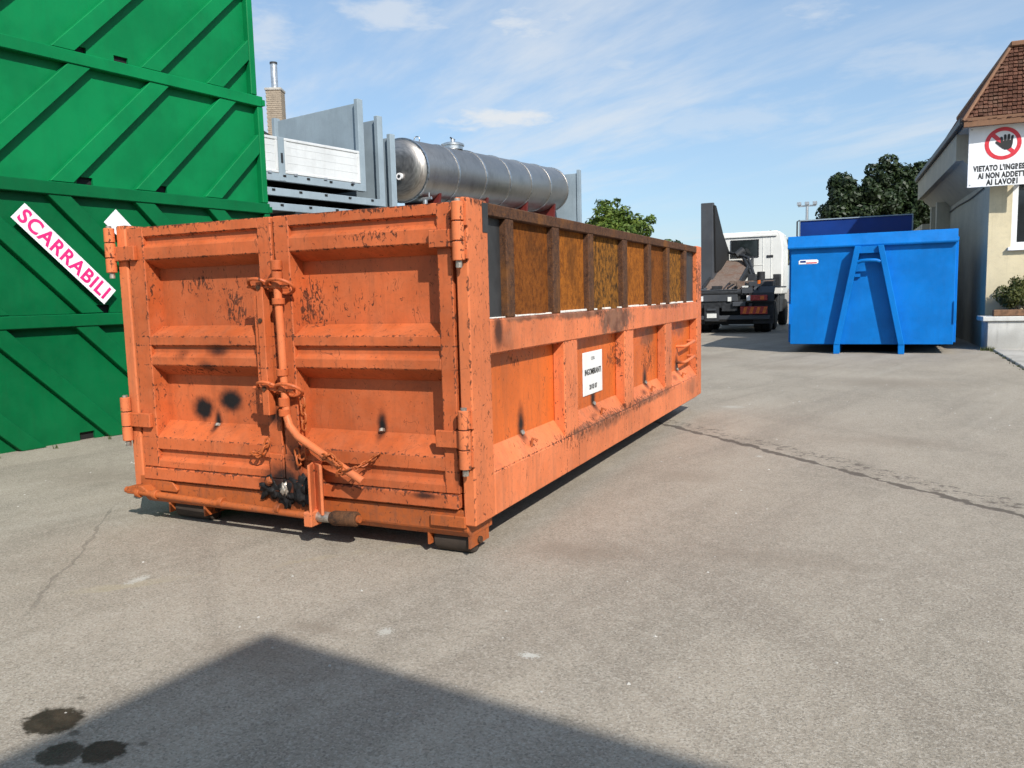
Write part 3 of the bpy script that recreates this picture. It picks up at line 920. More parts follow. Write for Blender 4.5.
# back wall, floor, chassis
B(-2.41, -0.09, 5.60, 5.66, 0.19, 1.86).build('back_wall', MS, oc)
B(-2.41, -0.09, 0.30, 5.60, 0.185, 0.20).build('floor_plate', M['rust_dark'], oc)
for x in (-1.78, -0.72):
    B(x - 0.06, x + 0.06, 0.28, 5.65, 0.02, 0.186).build('skid_rail', M['underside'], oc, bevel=0.005)
for k in range(9):
    y = 0.5 + k * 0.62
    B(-2.15, -0.35, y, y + 0.08, 0.10, 0.184).build('cross_member', M['underside'], oc)
for a, b in ((-0.305, -0.075), (-2.24, -1.96)):
    T([(a, 0.14, 0.074), (b, 0.14, 0.074)], 0.074, 22).build('roller', M['underside'], oc, bevel=0.01, smooth=True)
    for x in (a - 0.016, b + 0.004):
        B(x, x + 0.012, 0.04, 0.26, 0.05, 0.19).build('roller_bracket', M['orange_sill'], oc)
    T([(a - 0.03, 0.14, 0.074), (b + 0.03, 0.14, 0.074)], 0.02, 10).build('axle', M['rust_dark'], oc, smooth=True)
# data label in the second bay
lb = B(-0.087, -0.080, 1.90, 2.34, 0.630, 0.952).build('label_plate', M['paper'], oc, bevel=0.002)
tag(lb, 'white paper label with black print')
FY = frame((-0.0785, 2.12, 0.80), (0, 1, 0), (0, 0, 1))
text_mesh('printed_text', 'INGOMBRANTI', 0.062, M['ink'], lb, FY, 0.0012, thick=0.0006, fit=0.37)
text_mesh('printed_text', '20 03 07', 0.050, M['ink'], lb, frame((-0.0785, 2.12, 0.685), (0, 1, 0), (0, 0, 1)), 0.0008, thick=0.0006)
text_mesh('printed_text', 'C.E.R.', 0.034, M['ink'], lb, frame((-0.0785, 2.12, 0.90), (0, 1, 0), (0, 0, 1)), 0.0, thick=0.0006)

# ------------------------------------------------------------------ stack of green containers
GP = Vector((-5.743, 1.174, 0))
GA = math.atan2(-0.132, 0.991)         # local +Y runs along the wall away from the camera, local +X faces the yard
GH = 1.312
green_labels = ['green ribbed steel container standing on the asphalt at the foot of the stack',
                'green ribbed container with the white SCARRABILI sign on its side',
                'third green container up, directly on top of the one with the sign',
                'topmost green ribbed container, high above the SCARRABILI sign']
s_end = [3.42, 3.40, 3.38, 3.30]
for k in range(4):
    c = thing('green_container', green_labels[k], 'container', (GP.x, GP.y, GH * k), GA, 'green containers stacked in a wall')
    se, s0 = s_end[k], -3.2
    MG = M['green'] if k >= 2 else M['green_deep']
    H = GH - 0.004
    pk = {0: [(0.78, 0.94), (2.0, 2.16)], 1: [(1.04, 1.21), (2.05, 2.22)], 2: [(0.97, 1.14), (1.83, 2.00)], 3: [(1.02, 1.18), (1.48, 1.64)]}[k]
    # side skin, with fork pockets cut out of its foot
    m = MB()
    ys = [s0] + [v for q in pk for v in q] + [se - 0.05]
    m.box(-0.03, 0.0, s0, se - 0.05, 0.082, H - 0.1)
    for i in range(0, len(ys), 2):
        m.box(-0.03, 0.0, ys[i], ys[i + 1], 0.0, 0.082)
    m.build('side_wall', MG, c)
    for a, b in pk:
        B(-0.3, -0.032, a - 0.02, b + 0.02, 0.0, 0.10).build('fork_pocket', M['black'], c)
    B(-0.05, 0.092, s0, se - 0.002, H - 0.128, H).build('top_rail', MG, c, bevel=0.008)
    B(-0.06, 0.085, se - 0.085, se, 0.0, H - 0.13).build('end_post', MG, c, bevel=0.008)
    B(-2.4, -0.06, se - 0.05, se - 0.02, 0.0, H - 0.06).build('end_wall', MG, c)
    B(-2.4, -0.05, s0, se - 0.03, H - 0.03, H - 0.001).build('cover', MG, c)
    B(-2.44, -2.40, s0, se, 0.0, H).build('side_wall', MG, c)
    B(-2.4, -0.02, s0, s0 + 0.04, 0.0, H).build('end_wall', MG, c)
    z1 = H - 0.128
    w = 0.235
    if k >= 2:
        starts = [0.66 - 0.90 * 2, 0.66 - 0.90, 0.66, 1.57, 2.45] if k == 2 else [0.78 - 1.96, 0.78 - 0.98, 0.78, 1.74, 2.57]
    else:
        starts = [0.62 - 0.93, 0.62, 1.55, 2.48, 0.62 - 1.86] if k == 1 else [0.79 - 0.90, 0.79, 1.69, 2.59, 0.79 - 1.8]
    lim = se - 0.086
    for s in starts:
        if k >= 2:
            poly = [(s, 0.0), (s + w, 0.0), (s + w + z1, z1), (s + z1, z1)]
        else:
            poly = [(s, z1), (s + w, z1), (s + w + z1, 0.0), (s + z1, 0.0)]
        # clip against the end post
        out = []
        for i in range(4):
            p, q = poly[i], poly[(i + 1) % 4]
            if p[0] <= lim:
                out.append(p)
            if (p[0] - lim) * (q[0] - lim) < 0:
                f = (lim - p[0]) / (q[0] - p[0])
                out.append((lim, p[1] + f * (q[1] - p[1])))
        if len(out) >= 3:
            MB().prism(out, 0, 0.0, 0.078).build('diagonal_rib', MG, c, bevel=0.006)
    for z in (H - 0.09,):
        B(0.0, 0.10, se - 0.03, se + 0.022, z - 0.02, z + 0.05).build('lug', MG, c)
    if k == 1:
        zb = GH
        a, b = Vector((0.395, 2.385 - zb)), Vector((1.245, 1.543 - zb))
        ax = (b - a).normalized()
        ay = Vector((-ax.y, ax.x))
        wd = 0.200

        def P2(u, v, x):
            return (x, a.x + ax.x * u + ay.x * v, a.y + ax.y * u + ay.y * v)
        Ls = (b - a).length
        sg = MB().sheet([P2(0, 0, 0.088), P2(Ls, 0, 0.088), P2(Ls, -wd, 0.088), P2(0, -wd, 0.088)], (-1, 0, 0), 0.004).build('sign_strip', M['sign_white'], c)
        tag(sg, 'white strip sign lettered SCARRABILI in pink')
        ctr = P2(Ls / 2, -wd / 2 - 0.005, 0.0892)
        text_mesh('lettering', 'SCARRABILI', 0.200, M['pink'], sg, frame(ctr, (0, ax.x, ax.y), (0, ay.x, ay.y)), 0.0055, thick=0.0006, fit=Ls - 0.08, spacing=1.12)
        for u in (0.15, Ls - 0.15):
            q = P2(u, -wd / 2, 0.0)
            B(0.0, 0.085, q[1] - 0.02, q[1] + 0.02, q[2] - 0.02, q[2] + 0.02).build('spacer', MG, sg)
        a = Vector((1.315, 2.395 - zb))
        sg2 = MB().sheet([P2(0, 0, 0.088), P2(1.0, 0, 0.088), P2(1.0, -wd, 0.088), P2(0, -wd, 0.088)], (-1, 0, 0), 0.004).build('sign_strip', M['sign_white'], c)
        for u in (0.2, 0.8):
            q = P2(u, -wd / 2, 0.0)
            B(0.0, 0.085, q[1] - 0.02, q[1] + 0.02, q[2] - 0.02, q[2] + 0.02).build('spacer', MG, sg2)

# ------------------------------------------------------------------ stack of grey truck bodies
BA = R(-11)
BP = (-7.024, 9.16, 0)


def flatbed(s_hb, z0, z_top, label, panels=False, length=4.2, width=2.5, plate_z=None):
    """local +Y towards the headboard, local -X across; near side at x = 0"""
    b = thing('truck_body', label, 'truck body', BP, BA, 'grey truck bodies stacked up')
    rail = z0 + 0.13
    B(-0.07, 0.0, s_hb - length, s_hb, z0, rail).build('side_rail', M['grey'], b, bevel=0.006)
    B(-width, -width + 0.07, s_hb - length, s_hb, z0, rail).build('side_rail', M['grey'], b, bevel=0.006)
    B(-width + 0.07, -0.07, s_hb - length, s_hb, rail - 0.035, rail - 0.008).build('floor', M['underside'], b)
    for k in range(6):
        y = s_hb - length + 0.2 + k * (length - 0.4) / 5
        B(-width + 0.07, -0.07, y, y + 0.07, z0 + 0.01, rail - 0.036).build('cross_member', M['truck_dark'], b)
    # headboard: plate and two posts
    B(-width + 0.09, -0.09, s_hb - 0.045, s_hb - 0.005, rail, z_top - 0.05).build('headboard', M['grey'], b, bevel=0.005)
    for x in (-0.095, -width + 0.003):
        B(x, x + 0.092, s_hb - 0.13, s_hb + 0.012, z0 - 0.002, z_top).build('headboard_post', M['grey'], b, bevel=0.006)
    n = 8
    for k in range(n):
        y = s_hb - length + 0.25 + k * (length - 0.6) / (n - 1)
        B(-0.01, 0.012, y - 0.03, y + 0.03, rail - 0.052, rail - 0.018).build('lashing_slot', M['black'], b)
    if panels:
        zt = rail + 0.60
        ys = [s_hb - 0.15 - 1.72, s_hb - 0.15]
        spans = [(s_hb - 1.86, s_hb - 0.13), (s_hb - 1.86 - 0.14 - 1.9, s_hb - 2.0)]
        for a, c in spans:
            p = B(-0.035, -0.012, a + 0.03, c - 0.03, rail + 0.03, zt - 0.03).build('drop_side', M['alu'], b)
            B(-0.045, 0.004, a, c, zt - 0.05, zt).build('edge_rail', M['alu'], p, bevel=0.008)
            B(-0.045, 0.004, a, c, rail + 0.006, rail + 0.055).build('edge_rail', M['alu'], p, bevel=0.008)
            for y in (a, c - 0.05):
                B(-0.043, 0.002, y, y + 0.05, rail + 0.054, zt - 0.049).build('edge_rail', M['alu'], p, bevel=0.006)
            m = (rail + zt) / 2
            for j in range(3):
                z = rail + 0.19 + j * 0.13
                B(-0.012, -0.009, a + 0.05, c - 0.05, z, z + 0.008).build('groove', M['alu'], p)
            for j in range(3):
                y = a + 0.2 + j * (c - a - 0.4) / 2
                B(-0.012, 0.022, y - 0.035, y + 0.035, rail - 0.012, rail + 0.02).build('hinge', M['galv'], p)
        y0 = s_hb - 2.0
        B(-0.06, 0.006, y0 + 0.004, y0 + 0.136, z0 + 0.01, zt + 0.004).build('stake_post', M['grey'], b, bevel=0.005)
        B(0.006, 0.016, y0 + 0.05, y0 + 0.09, rail + 0.18, rail + 0.34).build('stake_latch', M['truck_dark'], b)
    return b


flatbed(0.10, 3.40, 5.085, 'grey truck body with white dropsides and tall headboard, topmost of the stack', True)
flatbed(0.60, 3.155, 4.86, 'bare grey truck flatbed just under the one with white dropsides', length=4.6)
flatbed(0.93, 2.91, 4.57, 'bare grey truck flatbed whose headboard stands closest to the tank end', length=4.9)
tr = thing('steel_trestle', 'dark steel trestle carrying the stacked grey truck bodies', 'trestle', BP, BA)
for y in (-3.6, -1.6, 0.5):
    B(-2.5, 0.0, y, y + 0.14, 2.79, 2.908).build('beam', M['truck_dark'], tr)
    for x in (-2.4, -0.2):
        B(x, x + 0.12, y, y + 0.12, 0.0, 2.79).build('leg', M['truck_dark'], tr)

# ------------------------------------------------------------------ stainless tank on a red cradle
TA = Vector((-7.30, 10.905, 4.029))
tdir = Vector((0.016, 8.273, 0.469)).normalized()
TL, TR = 8.30, 0.645
tk = thing('steel_tank', 'long stainless steel cylindrical tank with welded rings on a red cradle', 'tank')
dome = [(-0.10, 0.001), (-0.097, 0.12), (-0.085, 0.28), (-0.062, 0.42), (-0.025, 0.53), (0.03, 0.60), (0.10, TR)]
prof = dome + [(TL - d, r) for d, r in dome[::-1]]
shell = MB().lathe(TA, tdir, prof, 56).build('shell', M['steel'], tk, smooth=True)
for d in [0.10 + i * (TL - 0.2) / 6 for i in range(7)]:
    MB().lathe(TA + tdir * (d - 0.03), tdir, [(0, TR - 0.01), (0.0, TR + 0.014), (0.012, TR + 0.02), (0.048, TR + 0.02), (0.06, TR + 0.014), (0.06, TR - 0.01)], 56).build('ring', M['steel_bright'], tk, smooth=True)
mh = TA + tdir * 2.35 + Vector((0, 0, TR - 0.02))
hat = MB().lathe(mh, (0, 0, 1), [(0, 0.24), (0.09, 0.24), (0.09, 0.27), (0.13, 0.27), (0.16, 0.20), (0.165, 0.0)], 28).build('manhole', M['steel_bright'], tk, smooth=True)
T([mh + Vector((0, 0, 0.15)), mh + Vector((0, 0, 0.26))], 0.045, 12).build('valve', M['galv'], hat, smooth=True)
T([mh + Vector((0, 0.1, 0.25)), mh + Vector((0, -0.1, 0.27))], 0.018, 8).build('valve_lever', M['truck_dark'], hat)
q = TA + tdir * 0.75 + Vector((0, 0, TR))
MB().tube([q + Vector((0.07 * math.cos(a), 0, 0.05 + 0.07 * math.sin(a))) for a in [2 * math.pi * i / 16 for i in range(16)]], 0.012, 6, closed=True).build('lifting_eye', M['steel_bright'], tk, smooth=True)
gq = TA - tdir * 0.085 + Vector((-0.08, 0, -0.14))
T([gq + Vector((0.16, -0.0, 0)), gq + Vector((0.16, -0.06, 0))], 0.07, 20).build('gauge', M['sign_white'], tk, smooth=True)
T([gq + Vector((0.16, -0.05, 0)), gq + Vector((0.16, -0.066, 0))], 0.035, 16).build('gauge_face', M['truck_dark'], tk, smooth=True)
vq = TA + tdir * 0.25 + Vector((0.45, 0, -TR + 0.02))
T([vq, vq + Vector((0, 0, -0.16))], 0.05, 12).build('valve', M['galv'], tk, smooth=True)
T([vq + Vector((-0.14, 0, 0.02)), vq + Vector((0.16, 0, 0.03))], 0.03, 10).build('valve', M['galv'], tk, smooth=True)
T([vq + Vector((0.1, 0, 0.03)), vq + Vector((0.1, 0, 0.14))], 0.015, 8).build('valve_lever', M['galv'], tk)
for d in (0.9, 3.2, 5.6, 7.6):
    c = TA + tdir * d
    pl = [(c.x - 0.40, 3.22), (c.x + 0.40, 3.22), (c.x + 0.46, c.z - 0.42)] + [(c.x + (TR - 0.004) * math.sin(a), c.z - (TR - 0.004) * math.cos(a)) for a in [R(x) for x in (46, 34, 20, 0, -20, -34, -46)]] + [(c.x - 0.46, c.z - 0.42)]
    MB().prism(pl, 1, c.y - 0.05, c.y + 0.05).build('cradle', M['red'], tk, bevel=0.006)
for x in (-0.46, 0.38):
    a = TA + tdir * 0.3
    b = TA + tdir * (TL - 0.2)
    MB().add([(a.x + x, a.y, 3.22), (a.x + x + 0.1, a.y, 3.22), (b.x + x + 0.1, b.y, 3.22), (b.x + x, b.y, 3.22),
              (a.x + x, a.y, 3.34), (a.x + x + 0.1, a.y, 3.34), (b.x + x + 0.1, b.y, 3.34), (b.x + x, b.y, 3.34)],
             [(0, 3, 2, 1), (4, 5, 6, 7), (0, 1, 5, 4), (1, 2, 6, 5), (2, 3, 7, 6), (3, 0, 4, 7)]).build('bearer', M['red'], tk)
# grey body that carries the tank, its headboard standing behind the far end
tbz = thing('truck_body', 'grey truck flatbed under the stainless tank with headboard behind its far end', 'truck body', (-7.20, 11.0, 0), 0.0, 'grey truck bodies stacked up')
B(-1.8, 0.72, 0.0, 8.82, 3.10, 3.22).build('floor', M['grey'], tbz, bevel=0.006)
B(-1.72, 0.63, 8.70, 8.76, 3.22, 5.0).build('headboard', M['grey'], tbz, bevel=0.005)
for x in (-1.8, 0.62):
    B(x, x + 0.10, 8.66, 8.80, 3.22, 5.10).build('headboard_post', M['grey'], tbz, bevel=0.006)
tr2 = thing('steel_trestle', 'dark steel trestle carrying the flatbed with the tank', 'trestle', (-7.20, 11.0, 0), 0.0)
for y in (0.4, 4.0, 7.6):
    B(-1.8, 0.72, y, y + 0.14, 2.97, 3.10).build('beam', M['truck_dark'], tr2)
    for x in (-1.75, 0.55):
        B(x, x + 0.12, y, y + 0.12, 0.0, 2.97).build('leg', M['truck_dark'], tr2)

# ------------------------------------------------------------------ blue container
bc = thing('blue_container', 'bright blue steel container with an A shaped hook frame beside the cream building', 'container')
BY = 14.55
MBl = M['blue']
B(0.10, 3.19, BY, BY + 0.03, 0.185, 2.25).build('end_wall', MBl, bc, bevel=0.01)
B(0.10, 3.19, BY + 3.65, BY + 3.68, 0.185, 2.46).build('end_wall', MBl, bc)
for x in (0.10, 3.16):
    B(x, x + 0.03, BY + 0.03, BY + 3.65, 0.185, 2.25).build('side_wall', MBl, bc)
for k in range(6):
    y = BY + 0.5 + k * 0.58
    for x in (0.02, 3.19):
        B(x, x + 0.08, y, y + 0.10, 0.2, 2.25).build('side_rib', MBl, bc, bevel=0.005)
B(0.12, 3.17, BY + 0.02, BY + 3.66, 0.19, 0.22).build('floor_plate', MBl, bc)
# rolled rim along the top
rim = [(BY + 0.02, 2.20), (BY - 0.09, 2.20), (BY - 0.105, 2.235), (BY - 0.09, 2.27), (BY - 0.02, 2.47), (BY + 0.06, 2.47), (BY + 0.06, 2.24)]
MB().prism(rim, 0, 0.04, 3.215).build('rim', MBl, bc, bevel=0.008)
MB().prism([(0.04, 2.26), (0.04, 2.47), (0.13, 2.47), (0.13, 2.26)], 1, BY + 0.061, BY + 3.68).build('rim', MBl, bc, bevel=0.008)
MB().prism([(3.125, 2.26), (3.125, 2.47), (3.215, 2.47), (3.215, 2.26)], 1, BY + 0.061, BY + 3.68).build('rim', MBl, bc, bevel=0.008)
B(0.13, 3.125, BY + 0.06, BY + 3.64, 2.40, 2.43).build('cover', MBl, bc)
B(3.20, 3.235, BY - 0.06, BY + 0.06, 2.24, 2.31).build('lug', MBl, bc)
# A-frame
for xa, xb in ((1.355, 0.985), (1.78, 2.20)):
    MB().prism([(xa, 2.205), (xa + 0.115, 2.205), (xb + 0.115, 0.19), (xb, 0.19)], 1, BY - 0.235, BY - 0.002).build('hook_leg', MBl, bc, bevel=0.008)
for x in (0.985, 2.20):
    B(x, x + 0.115, BY - 0.225, BY + 3.4, 0.0, 0.188).build('skid_rail', MBl, bc, bevel=0.006)
B(1.40, 1.86, BY - 0.16, BY - 0.003, 2.06, 2.20).build('hook_plate', MBl, bc)
T([(1.42, BY - 0.20, 1.88), (1.50, BY - 0.225, 1.905), (1.62, BY - 0.235, 1.91), (1.75, BY - 0.225, 1.905), (1.83, BY - 0.20, 1.88)], 0.038, 14).build('hook_bar', MBl, bc, smooth=True)
B(1.36, 1.47, BY - 0.06, BY - 0.003, 1.58, 1.66).build('lug', MBl, bc)
for x0, x1 in ((0.075, 0.11), (3.18, 3.225)):
    B(x0, x1, BY - 0.03, BY + 0.05, 0.62, 1.05).build('corner_plate', MBl, bc)
st = MB().prism([(0.26 + 0.04 * 0, 1.885), (0.62, 1.885), (0.65, 1.905), (0.65, 1.955), (0.62, 1.975), (0.29, 1.975), (0.26, 1.955), (0.26, 1.90)], 1, BY - 0.005, BY + 0.01).build('sticker', M['sign_white'], bc)
B(0.29, 0.40, BY - 0.0065, BY + 0.005, 1.915, 1.955).build('logo_block', M['darkblue'], st)
B(0.41, 0.62, BY - 0.0065, BY + 0.005, 1.895, 1.918).build('logo_stripe', M['sign_red'], st)

db = thing('dark_blue_container', 'dark navy container with pale edge trim standing behind the bright blue one', 'container')
B(-0.12, 2.52, 19.0, 19.05, 0.1, 3.13).build('end_wall', M['darkblue'], db, bevel=0.008)
B(-0.12, 2.52, 22.95, 23.0, 0.1, 3.13).build('end_wall', M['darkblue'], db)
for x in (-0.12, 2.47):
    B(x, x + 0.05, 19.05, 22.95, 0.1, 3.13).build('side_wall', M['darkblue'], db)
B(-0.12, 2.52, 19.05, 22.95, 3.05, 3.10).build('cover', M['darkblue'], db)
B(-0.14, 2.54, 18.97, 19.03, 3.128, 3.155).build('trim', M['grey'], db)
for x in (-0.145, 2.515):
    B(x, x + 0.03, 18.975, 19.03, 0.1, 3.128).build('trim', M['grey'], db)
T([(-0.16, 18.99, 2.7), (-0.19, 18.96, 2.75), (-0.19, 18.96, 3.12), (-0.13, 18.99, 3.15)], 0.02, 8).build('grab_handle', M['truck_dark'], db)
for x in (0.4, 1.9):
    B(x, x + 0.12, 19.0, 23.0, 0.0, 0.1).build('skid_rail', M['darkblue'], db)

# ------------------------------------------------------------------ hook-lift truck
tk = thing('hooklift_truck', 'white cab hook-lift truck parked with its dark grey arm raised', 'truck', (-2.58, 22.5, 0), R(0.5))
TD = M['truck_dark']
for x in (-0.43, 0.35):
    B(x, x + 0.08, 0.15, 6.4, 0.80, 1.06).build('chassis_rail', TD, tk)
bp = B(-1.3, 1.3, -0.02, 0.08, 0.44, 0.57).build('rear_bumper', M['arm'], tk, bevel=0.012)
for x in (-0.75, 0.65):
    B(x, x + 0.1, 0.02, 0.2, 0.55, 0.95).build('bumper_bracket', TD, bp)
npl = B(-0.64, -0.34, -0.06, -0.045, 0.50, 0.64).build('number_plate', M['plate'], tk)
B(-0.72, -0.26, -0.045, -0.02, 0.40, 0.86).build('plate_holder', TD, tk)
B(-0.64, -0.36, -0.09, -0.02, 0.74, 0.80).build('lamp_bar', M['arm'], tk)
for s in (-1, 1):
    a, b = (0.60, 1.22) if s > 0 else (-1.22, -0.78)
    tl = B(a, b, -0.05, 0.02, 1.03, 1.20).build('tail_light', M['tail_red'], tk, bevel=0.012)
    B(*((a - 0.01, a + 0.10) if s > 0 else (b - 0.10, b + 0.01)), -0.055, 0.0, 1.035, 1.195).build('reversing_lens', M['white_pvc'], tl)
    B(*((a + 0.40, a + 0.52) if s > 0 else (b - 0.40, b - 0.30)), -0.054, 0.0, 1.06, 1.17).build('indicator_lens', M['marker'], tl)
    a, b = (0.40, 1.22) if s > 0 else (-1.22, -0.86)
    mk = B(a, b, -0.035, -0.022, 0.61, 0.85).build('marker_board', M['tail_red'], tk)
    for i in range(4 if s > 0 else 1):
        u = a + 0.06 + i * 0.2
        MB().prism([(u, 0.63), (u + 0.10, 0.63), (u + 0.16, 0.83), (u + 0.06, 0.83)], 1, -0.037, -0.034).build('stripe', M['marker'], mk)
    # mudguard over the rear wheels
    x0, x1 = (0.74, 1.40) if s > 0 else (-1.40, -0.74)
    arc = [(0.35, 0.75), (0.10, 1.00), (0.10, 1.28), (0.35, 1.47), (3.9, 1.47), (3.9, 1.42), (0.40, 1.42), (0.16, 1.26), (0.16, 1.02), (0.40, 0.78)]
    MB().prism(arc, 0, x0, x1).build('mudguard', M['arm'], tk, bevel=0.01)
    B(x0 + 0.02, x1 - 0.02, 0.20, 0.24, 0.30, 0.98).build('mud_flap', TD, tk)
    for y in (1.1, 2.45):
        w = MB().lathe((s * 0.70 if s > 0 else -1.22, y, 0.5), (1, 0, 0), [(0, 0.28), (0.0, 0.44), (0.03, 0.49), (0.24, 0.50), (0.26, 0.46), (0.28, 0.50), (0.49, 0.49), (0.52, 0.44), (0.52, 0.28)], 28).build('wheel', M['tyre'], tk, smooth=True)
        MB().lathe((s * 1.12 if s > 0 else -1.20, y, 0.5), (1, 0, 0), [(0, 0.27), (0.07, 0.27), (0.05, 0.12), (0.09, 0.11), (0.09, 0.02)], 20).build('rim', M['galv'], w, smooth=True)
    y = 6.0
    w = MB().lathe((s * 0.92 if s > 0 else -1.22, y, 0.5), (1, 0, 0), [(0, 0.28), (0.0, 0.44), (0.03, 0.49), (0.27, 0.49), (0.30, 0.44), (0.30, 0.28)], 28).build('wheel', M['tyre'], tk, smooth=True)
    MB().lathe((s * 1.14 if s > 0 else -1.20, y, 0.5), (1, 0, 0), [(0, 0.27), (0.06, 0.27), (0.05, 0.02)], 20).build('rim', M['galv'], w, smooth=True)
B(-1.0, 0.30, 0.02, 0.20, 1.02, 1.24).build('rear_beam', M['arm'], tk, bevel=0.01)
B(-0.95, 0.20, 0.06, 0.22, 0.82, 1.0).build('rear_beam', TD, tk)
T([(-1.02, 0.1, 1.30), (0.40, 0.1, 1.30)], 0.10, 16).build('rear_roller', TD, tk, smooth=True)
B(0.42, 0.75, 0.05, 0.5, 1.26, 1.44).build('valve_box', M['arm'], tk, bevel=0.01)
B(0.44, 0.62, 0.03, 0.1, 1.45, 1.50).build('work_lamp', M['plate'], tk)
B(0.0, 0.11, -0.01, 0.05, 1.02, 1.16).build('work_lamp', M['plate'], tk)
# tilted subframe and lifting arm
MB().prism([(0.35, 1.32), (0.35, 1.40), (4.0, 2.45), (4.0, 2.20), (0.6, 1.30)], 0, -0.82, 0.20).build('tilt_frame', M['frame_rust'], tk, bevel=0.01)
for x in (-0.87, 0.20):
    MB().prism([(0.3, 1.25), (0.3, 1.48), (4.1, 2.56), (4.1, 2.18)], 0, x, x + 0.05).build('frame_rail', TD, tk)
MB().prism([(1.55, 1.45), (1.50, 4.30), (1.75, 4.32), (2.35, 3.45), (4.3, 2.52), (4.3, 2.20), (2.2, 1.85)], 0, -1.14, -0.74).build('lifting_arm', M['arm'], tk, bevel=0.015)
MB().prism([(1.53, 4.22), (1.80, 4.22), (3.2, 3.35), (4.9, 2.62), (4.9, 2.30), (1.8, 2.0)], 0, -0.735, -0.68).build('arm_shade_plate', M['black'], tk, bevel=0.01)  # black plate paints in the shade of the arm's hollow side
T([(-0.92, 1.72, 4.2), (-0.92, 1.90, 4.22), (-0.92, 1.98, 4.1), (-0.92, 1.92, 4.0)], 0.05, 10).build('hook', TD, tk, smooth=True)
T([(-0.17, 4.0, 2.72), (0.28, 2.8, 2.05)], 0.075, 12).build('lift_cylinder', TD, tk, smooth=True)
T([(0.28, 2.8, 2.05), (0.60, 2.0, 1.45)], 0.05, 12).build('lift_cylinder', TD, tk, smooth=True)
T([(-0.32, 3.8, 2.6), (-0.07, 3.9, 2.80)], 0.14, 12).build('pivot', TD, tk, smooth=True)
B(-1.15, 1.15, 0.95, 3.6, 0.34, 0.82).build('axle_housing', M['black'], tk)
B(-1.1, 1.1, 4.0, 4.4, 0.45, 1.2).build('battery_box', TD, tk, bevel=0.02)
B(-1.25, 1.25, 0.24, 0.30, 0.28, 0.98).build('mud_apron', M['black'], tk)
B(0.1, 0.95, 3.7, 4.0, 1.06, 1.75).build('hydraulic_tank', TD, tk, bevel=0.02)
T([(0.55, 3.75, 1.7), (0.55, 3.75, 2.0)], 0.14, 12).build('air_filter', TD, tk, smooth=True)
T([(-0.2, 1.2, 1.55), (0.3, 0.8, 1.62), (0.6, 0.5, 1.48)], 0.03, 8).build('hose', TD, tk, smooth=True)
for x, y, z, w_, h_ in ((-0.1, 0.9, 1.40, 0.35, 0.28), (0.25, 1.6, 1.45, 0.3, 0.22), (0.85, 1.9, 1.47, 0.3, 0.2)):
    B(x, x + w_, y, y + 0.4, z, z + h_).build('bracket', M['frame_rust'], tk, bevel=0.01)
for x, y, z, w_, l_, h_, mt in ((0.55, 0.6, 1.47, 0.75, 0.8, 0.16, 'arm'), (0.30, 2.2, 1.35, 0.25, 0.5, 0.55, 'truck_dark'), (0.62, 2.6, 1.47, 0.5, 0.6, 0.24, 'truck_dark'), (-0.55, 0.25, 1.30, 0.3, 0.3, 0.22, 'truck_dark'),
                               (0.22, 0.3, 1.30, 0.22, 0.4, 0.34, 'frame_rust'), (1.02, 3.2, 1.47, 0.22, 0.5, 0.42, 'truck_dark'), (-0.2, 0.05, 0.70, 0.5, 0.2, 0.30, 'truck_dark'), (0.15, -0.03, 0.86, 0.4, 0.1, 0.14, 'arm')):
    B(x, x + w_, y, y + l_, z, z + h_).build('equipment_box', M[mt], tk, bevel=0.012)
for k_ in range(9):
    x = -0.2 + k_ * 0.13
    T([(x, 0.3, 1.15 + 0.04 * (k_ % 3)), (x + 0.05, 0.15, 1.42 + 0.05 * (k_ % 2)), (x + 0.12, 0.7, 1.60 - 0.04 * (k_ % 4)), (x + 0.2, 1.6, 1.50)], 0.020, 6).build('hose', M['truck_dark'], tk, smooth=True)
T([(-0.66, 4.2, 2.75), (0.15, 3.4, 2.5), (0.45, 2.6, 1.9)], 0.05, 8).build('hydraulic_pipe', M['truck_dark'], tk, smooth=True)
for z in (1.28, 1.38):
    T([(-1.0, 0.02, z), (0.3, 0.02, z)], 0.018, 6).build('grab_rail', M['arm'], tk)
T([(0.95, 0.0, 1.55), (0.95, 0.0, 1.66)], 0.05, 10).build('beacon', M['marker'], tk, smooth=True)
# cab
cabp = [(-1.19, 1.18), (-1.22, 1.35), (-1.22, 2.9), (-1.14, 3.38), (-1.04, 3.47), (1.04, 3.47), (1.14, 3.38), (1.22, 2.9), (1.22, 1.35), (1.19, 1.18)]
cb = MB().prism(cabp, 1, 4.45, 6.35).build('cab', M['cab'], tk, bevel=0.05, seg=3, smooth=True)
B(-0.58, 0.34, 4.425, 4.46, 2.58, 3.16).build('rear_window', M['glass'], cb, bevel=0.012)
for a in ((-0.62, 0.38, 3.155, 3.19), (-0.62, 0.38, 2.55, 2.585), (-0.62, -0.585, 2.584, 3.156), (0.345, 0.38, 2.584, 3.156)):
    B(a[0], a[1], 4.418, 4.455, a[2], a[3]).build('window_seal', TD, cb)
B(0.66, 0.88, 4.425, 4.452, 2.52, 2.60).build('vent', TD, cb)
for z in (1.55, 2.25):
    B(-0.95, 0.52, 4.438, 4.452, z, z + 0.03).build('swage', M['cab'], cb)
for x in (0.52, 0.80):
    B(x, x + 0.02, 4.438, 4.452, 1.5, 3.25).build('swage', M['cab'], cb)
B(-1.0, 1.0, 4.40, 4.455, 3.28, 3.33).build('swage', M['cab'], cb)
B(-1.12, 1.12, 4.5, 6.3, 0.55, 1.18).build('cab_base', TD, tk)
